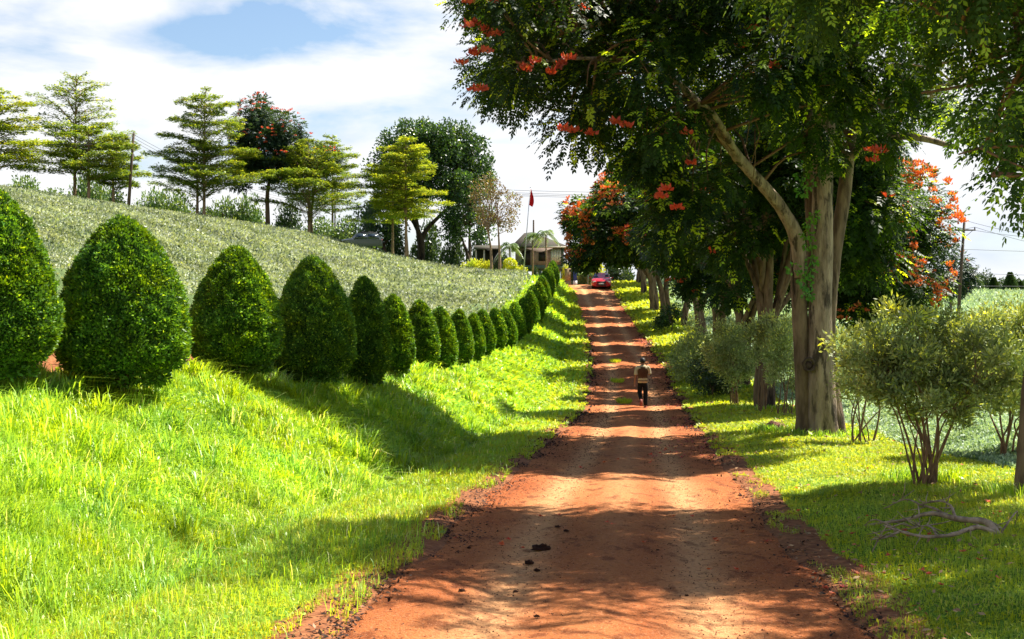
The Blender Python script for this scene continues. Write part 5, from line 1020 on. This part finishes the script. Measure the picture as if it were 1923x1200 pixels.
d = 115.5; x = (982-961.5)*d/F; z0 = H(x, d); top = W_(996, 352, d); root = empty('flagpole', (x, d, z0), 'thin leaning flagpole flying a limp red flag', 'flagpole'); o = np.array(root.location)
mb = MB(); tube(mb, [(0, 0, -.2), (top-o)*.5, top-o], [.055, .045, .025], 8); tube(mb, [top-o, top-o+[0, 0, .06]], [.05, .02], 8); mb.build('pole', M['steel'], root)
mb = MB(); b = MB(); box(b, (0, 0, .3), (.3, .3, .8)); b.build('plinth', M['fascia'], root)
uu, vv = np.meshgrid(np.linspace(0, 1, 12), np.linspace(0, 1, 12)); wdt = .12+.42*np.sin(np.clip(vv, 0, 1)*2.4)*1.0; ax_ = (top-o)/np.linalg.norm(top-o)
FV = (top-o) - (.12+vv[..., None]*1.45)*ax_ + np.stack([uu*wdt*.75, .08*np.sin(uu*9+vv*3)*uu, -uu*wdt*.5], -1)*1.0; ix = np.arange(144).reshape(12, 12)
mb = MB(); mb.add(np.concatenate([FV.reshape(-1, 3), FV.reshape(-1, 3)+[0, .012, 0]]), np.concatenate([np.stack([ix[:-1, :-1], ix[:-1, 1:], ix[1:, 1:], ix[1:, :-1]], -1).reshape(-1, 4), 144+np.stack([ix[:-1, :-1], ix[1:, :-1], ix[1:, 1:], ix[:-1, 1:]], -1).reshape(-1, 4)])); mb.build('flag', M['flag'], root, smooth=True)
d = 121; 
def post(name, px, py0, py1, w, mats, lab, cat, cap=True):
    x = (px-961.5)*d/F; z0 = H(x, d)-.1; zt = CZ+(600-py0)*d/F; h_ = zt-z0; root = empty(name, (x, d, z0), lab, cat); mb = MB(); box(mb, (0, 0, h_*.18), (w*1.15, w*1.15, h_*.36)); mb.build('base', M[mats[1]], root)
    mb = MB(); box(mb, (0, 0, h_*.68), (w, w, h_*.64-.01)); mb.build('shaft', M[mats[0]], root)
    if cap: mb = MB(); box(mb, (0, 0, h_+.04), (w*1.3, w*1.3, .08), taper=.7); mb.build('cap', M[mats[1]], root)
post('gate_post', 1080, 503, 530, .34, ('blue', 'white'), 'blue gate post with a white base at the top of the dirt road', 'gate post'); post('stone_pillar', 1066, 506, 530, .55, ('stone', 'stone'), 'tan stone pillar left of the blue gate post', 'pillar')
x = (1104-961.5)*d/F; mb = MB(); tube(mb, [(0, 0, -.2), (0, 0, 2.0)], [.07, .06], 8); tube(mb, [(0, 0, 2.0), (0, 0, 2.06)], [.10, .03], 8); tag(mb.build('thin_post', M['greenpaint'], loc=(x, d, H(x, d))), 'thin dark green post between the gate post and the red car', 'post')
hd = MB(); n = 3800; x0, x1 = (1086-961.5)*124/F, (1112-961.5)*124/F; Pq = np.stack([rng.uniform(x0, x1, n), rng.uniform(123.4, 125, n), rng.random(n)**.6], 1); zg = H((x0+x1)/2, 124); Pq[:, 2] = zg + Pq[:, 2]*(1.25+.15*np.sin((Pq[:, 0]-x0)/(x1-x0)*3.14)); leaves(hd, Pq, rdir(rng, n)+[0, 0, .3], rdir(rng, n)+[0, -.3, .5], .17, .1, rng.random(n)*.9)
tag(hd.build('trimmed_hedge', M['bushy']), 'low trimmed green hedge between the gate post and the red car', 'hedge')
# ------------------------------------------------------------------ poles and wires
def pole(px0, py0, px1, py1, d, lab, r=.12, arm=True, extra=1.0):
    a = W_(px1, py1, d); x = (px0-961.5)*d/F; z0 = H(x, d); root = empty('utility_pole', (x, d, z0), lab, 'utility pole', 'wooden utility poles'); o = np.array(root.location); mb = MB(); tube(mb, [(0, 0, -.4), (a-o)*.5, a-o], [r, r*.85, r*.65], 10); mb.build('shaft', M['polewood'], root); tops = []
    if arm:
        c = (a-o)-[0, 0, .55]; mb = MB(); box(mb, c+[0, -.14, 0], (1.5, .09, .10)); mb.build('crossarm', M['polewood'], root)
        for s in (-1, 1): mb = MB(); tube(mb, [c+[s*.55, -.14, -.03], c+[0, -.12, -.5]], .018, 5); mb.build('brace', M['wire'], root)
        for q in (c+[-.7, -.14, .05], c+[.7, -.14, .05], (a-o)): mb = MB(); tube(mb, [q, q+[0, 0, .05], q+[0, 0, .10], q+[0, 0, .17]], [.03, .06, .035, .045], 8); mb.build('insulator', M['dark_in'], root); tops.append(q+o+[0, 0, .17])
    else:
        for k in range(3): tops.append(a-[0, 0, .12+.28*k]); mb = MB(); tube(mb, [a-o-[0, .08, .12+.28*k], a-o-[0, .2, .12+.28*k]], [.05, .04], 6); mb.build('insulator', M['dark_in'], root)
    return tops
def wire(a, b, sag, lab, r=.017, group='overhead power lines'):
    a = np.array(a); b = np.array(b); t = np.linspace(0, 1, 24)[:, None]; P = a+(b-a)*t - [0, 0, 1]*(4*sag*t*(1-t)); mb = MB(); tube(mb, P, r, 5); tag(mb.build('power_line', M['wire']), lab, 'wire', group)
t1 = pole(240, 385, 251, 250, 107.5, 'leaning wooden pole among the tiered trees on the left ridge', .15, arm=False)
t2 = pole(629, 430, 629, 378, 172, 'short far pole seen under the umbrella shaped tree', .13, arm=False)
t3 = pole(1002, 470, 1002, 413, 145, 'dark pole top showing behind the flagpole', .14, arm=False)
t4 = pole(1797, 590, 1811, 418, 92, 'leaning pole with a crossarm standing in the right tea field', .14)
for k in range(3):
    w_ = ('top', 'middle', 'bottom')[k]
    wire(t1[k], W_(-260, 262+9*k, 100), .8, f'{w_} wire running left from the leaning ridge pole'); wire(t1[k], t2[k], 1.6, f'{w_} wire running right from the leaning ridge pole to the far one')
    wire(t4[k], W_(2400, (430, 500, 470)[k], 80), .9, f'{("left", "right", "highest")[k]} crossarm wire running right out of the photo from the right pole', .014); wire(t4[k], W_(1350, 470+8*k, 150), .8, f'{("left", "right", "highest")[k]} crossarm wire running left behind the trees from the right pole', .014)
for k, (ya, yb2) in enumerate(((343, 352), (347, 358), (350, 361), (352, 364))): wire(W_(700, ya, 152), W_(1400, yb2+8, 146), .5, f'overhead wire crossing the sky above the flagpole, {ordw(k+1)} from the top', .022)
for k, (ya, yb2) in enumerate(((455, 476), (500, 520), (530, 536), (546, 548))): wire(W_(1560, ya, 170), W_(2150, yb2, 165), .3, f'far overhead wire low in the right sky, {ordw(k+1)} from the top', .026)
# ------------------------------------------------------------------ the walking man
M['skin'] = flat('brown_skin', (.30, .13, .075), .55, .3); M['hair'] = flat('black_hair', (.012, .010, .010), .6, .3); M['shirt'] = flat('beige_shirt', (.50, .42, .28), .85, .1); M['vest'] = noise_mat('brown_shirt_back', (.10, .050, .028), (.07, .026, .015), 3, rough=.9, bump=.4); M['trousers'] = flat('black_trousers', (.010, .011, .014), .85, .1); M['sole'] = flat('reddish_sandal', (.28, .07, .05), .7)
px_, d = 1207, 43.8; x = (px_-961.5)*d/F; z0 = float(zr(np.array([d]))[0])+.02
man = empty('person', (x, d, z0), 'man walking away up the dirt road in a brown-backed beige shirt and black trousers', 'person')
J = {'pel': ((0, 0, .90), .115), 'sp': ((0, .01, 1.06), .10), 'ch': ((0, .02, 1.26), .115), 'nb': ((0, .01, 1.41), .065), 'nk': ((0, .015, 1.47), .050), 'hd': ((0, .03, 1.56), .082), 'tp': ((0, .025, 1.63), .065), 'ns': ((0, .125, 1.55), .014), 'ch_': ((0, .095, 1.495), .035), 'er': ((.088, .02, 1.56), .014), 'el': ((-.088, .02, 1.56), .014),
 'sR': ((.165, .01, 1.37), .055), 'eR': ((.235, .04, 1.12), .042), 'wR': ((.17, .24, 1.22), .027), 'pR': ((.155, .30, 1.25), .032), 'sL': ((-.165, .01, 1.37), .055), 'eL': ((-.235, -.02, 1.10), .042), 'wL': ((-.265, .05, .87), .027), 'pL': ((-.27, .065, .80), .032),
 'hR': ((.09, 0, .85), .085), 'kR': ((.10, .03, .48), .058), 'aR': ((.095, -.02, .09), .038), 'tR': ((.10, .13, .03), .03), 'hL': ((-.09, 0, .85), .085), 'kL': ((-.09, .10, .49), .058), 'aL': ((-.085, -.20, .27), .038), 'tL': ((-.085, -.22, .12), .03)}
E = [('pel', 'sp'), ('sp', 'ch'), ('ch', 'nb'), ('nb', 'nk'), ('nk', 'hd'), ('hd', 'tp'), ('hd', 'ns'), ('hd', 'ch_'), ('hd', 'er'), ('hd', 'el'), ('ch', 'sR'), ('sR', 'eR'), ('eR', 'wR'), ('wR', 'pR'), ('ch', 'sL'), ('sL', 'eL'), ('eL', 'wL'), ('wL', 'pL'), ('pel', 'hR'), ('hR', 'kR'), ('kR', 'aR'), ('aR', 'tR'), ('pel', 'hL'), ('hL', 'kL'), ('kL', 'aL'), ('aL', 'tL')]
for s, pn_, dv, th in (('R', (.155, .30, 1.25), np.array([-.15, .55, .8]), np.array([-.9, .3, .2])), ('L', (-.27, .065, .80), np.array([.05, .12, -1]), np.array([.35, .8, -.4]))):
    side = unit(np.cross(dv, th)*1.0); ac = unit(np.cross(side, dv)); pn_ = np.array(pn_)
    for k in range(4):
        b0 = pn_ + ac*(.030-.020*k) + unit(dv)*.035; ln = (.072, .080, .074, .058)[k]; c = [b0, b0+unit(dv)*ln*.5+side*.004, b0+unit(dv+side*.6)*ln*.85, ]
        for q, p_ in enumerate(c): J[f'f{s}{k}{q}'] = (tuple(p_), (.0095, .009, .008)[q])
        E += [('p'+s, f'f{s}{k}0'), (f'f{s}{k}0', f'f{s}{k}1'), (f'f{s}{k}1', f'f{s}{k}2')]
    J[f't{s}a'] = (tuple(pn_+ac*.038-unit(dv)*.002), .011); J[f't{s}b'] = (tuple(pn_+ac*.055+unit(dv)*.035), .009); E += [('p'+s, f't{s}a'), (f't{s}a', f't{s}b')]
ks = list(J); me = bpy.data.meshes.new('body'); me.from_pydata([J[k][0] for k in ks], [(ks.index(a), ks.index(b)) for a, b in E], []); me.materials.append(M['skin'])
bo = bpy.data.objects.new('body', me); COL.objects.link(bo); bo.parent = man
sk = bo.modifiers.new('skin', 'SKIN'); sk.use_smooth_shade = True
for k, v in zip(ks, me.skin_vertices[0].data): v.radius = (J[k][1], J[k][1])
me.skin_vertices[0].data[0].use_root = True
su = bo.modifiers.new('sub', 'SUBSURF'); su.levels = 1; su.render_levels = 1
def loft(mb, rings, n=20, cap=True):
    a = np.linspace(0, 2*np.pi, n, endpoint=False); V = np.concatenate([np.stack([cx_+rx*np.cos(a), cy_+ry*np.sin(a), np.full(n, z)], 1) for cx_, cy_, z, rx, ry in rings] + [[[rings[0][0], rings[0][1], rings[0][2]]], [[rings[-1][0], rings[-1][1], rings[-1][2]]]]); m = len(rings); i = np.arange(n); j = (i+1) % n
    mb.add(V, np.concatenate([np.stack([k*n+i, k*n+j, (k+1)*n+j, (k+1)*n+i], 1) for k in range(m-1)]), np.concatenate([np.stack([np.full(n, m*n), j, i], 1), np.stack([np.full(n, m*n+1), (m-1)*n+i, (m-1)*n+j], 1)]) if cap else None)
mb = MB(); loft(mb, [(0, 0, .84, .165, .12), (0, 0, .95, .16, .118), (0, .01, 1.08, .162, .118), (0, .01, 1.22, .182, .125), (0, .01, 1.34, .20, .12), (0, .01, 1.39, .185, .10), (0, .01, 1.425, .12, .08), (0, .012, 1.45, .065, .062)])
for s, e in ((1, (.228, .035, 1.14)), (-1, (-.228, -.015, 1.12))): tube(mb, spline([(s*.12, .01, 1.37), (s*.19, .01, 1.345), np.array(e)+[0, 0, .08], e], 3), [.05, .062, .068, .066, .064, .064, .064, .066, .068, .07], 10)
mb.build('shirt', M['shirt'], man, smooth=True)
mb = MB(); a = np.linspace(np.pi*1.03, np.pi*1.97, 12); zz_ = [.985, 1.08, 1.22, 1.32, 1.385]; rx_ = [.163, .166, .186, .19, .15]; V = np.array([[(r*np.cos(t), .01+(.124+.004*k/4)*np.sin(t)*(1 if k < 4 else .86), z) for t in a] for k, (z, r) in enumerate(zip(zz_, rx_))]); ix = np.arange(60).reshape(5, 12)
mb.add(np.vstack([V.reshape(-1, 3), V.reshape(-1, 3)*[.985, .97, 1]]), np.concatenate([np.stack([ix[:-1, :-1], ix[:-1, 1:], ix[1:, 1:], ix[1:, :-1]], -1).reshape(-1, 4), 60+np.stack([ix[:-1, :-1], ix[1:, :-1], ix[1:, 1:], ix[:-1, 1:]], -1).reshape(-1, 4)])); mb.build('shirt_back_panel', M['vest'], man, smooth=True)
mb = MB(); loft(mb, [(0, 0, .90, .1665, .1235), (0, 0, .925, .1665, .1235)], cap=False); mb.build('hem_stripe', M['vest'], man, smooth=True)
mb = MB(); loft(mb, [(0, 0, .74, .155, .115), (0, 0, .83, .162, .118), (0, 0, .90, .158, .115)])
tube(mb, spline([(.08, 0, .82), (.095, .02, .66), (.10, .03, .48), (.098, 0, .28), (.095, -.02, .07)], 4), np.linspace(.092, .066, 17), 12); tube(mb, spline([(-.08, 0, .82), (-.09, .07, .64), (-.09, .10, .49), (-.088, -.04, .38), (-.085, -.19, .29)], 4), np.linspace(.092, .064, 17), 12); mb.build('trousers', M['trousers'], man, smooth=True)
mb = MB(); loft(mb, [(0, .02, 1.525, .070, .075), (0, .012, 1.56, .090, .090), (0, .015, 1.61, .092, .098), (0, .02, 1.66, .078, .085), (0, .022, 1.69, .045, .05), (0, .022, 1.70, .01, .01)]); V_ = mb.V[0]; V_[:, 1] -= .018*(V_[:, 2] < 1.60); mb.build('hair', M['hair'], man, smooth=True)
mb = MB(); box(mb, (.10, .05, .02), (.10, .27, .03)); mb.build('sandal', M['sole'], man); mb = MB(); tube(mb, [(-.085, -.25, .29), (-.085, -.27, .18), (-.085, -.265, .06)], [.045, .052, .04], 8); mb.build('sandal', M['sole'], man)
for s in (-1, 1): mb = MB(); tube(mb, [(s*.032, .098, 1.575), (s*.032, .108, 1.575)], [.013, .008], 8); mb.build('eye', M['white'], man)
mb = MB(); box(mb, (0, 0, 0), (.15, .12, .13)); tube(mb, [(0, .02, .0), (0, .14, 0)], [.045, .05], 12); tube(mb, [(-.05, 0, .06), (-.03, 0, .12), (.05, 0, .13)], .012, 5)
o = mb.build('camera_bag', M['black'], loc=(x+.20, d+.30, z0+1.34)); tag(o, 'small black camera held up in the right hand of the walking man', 'camera')
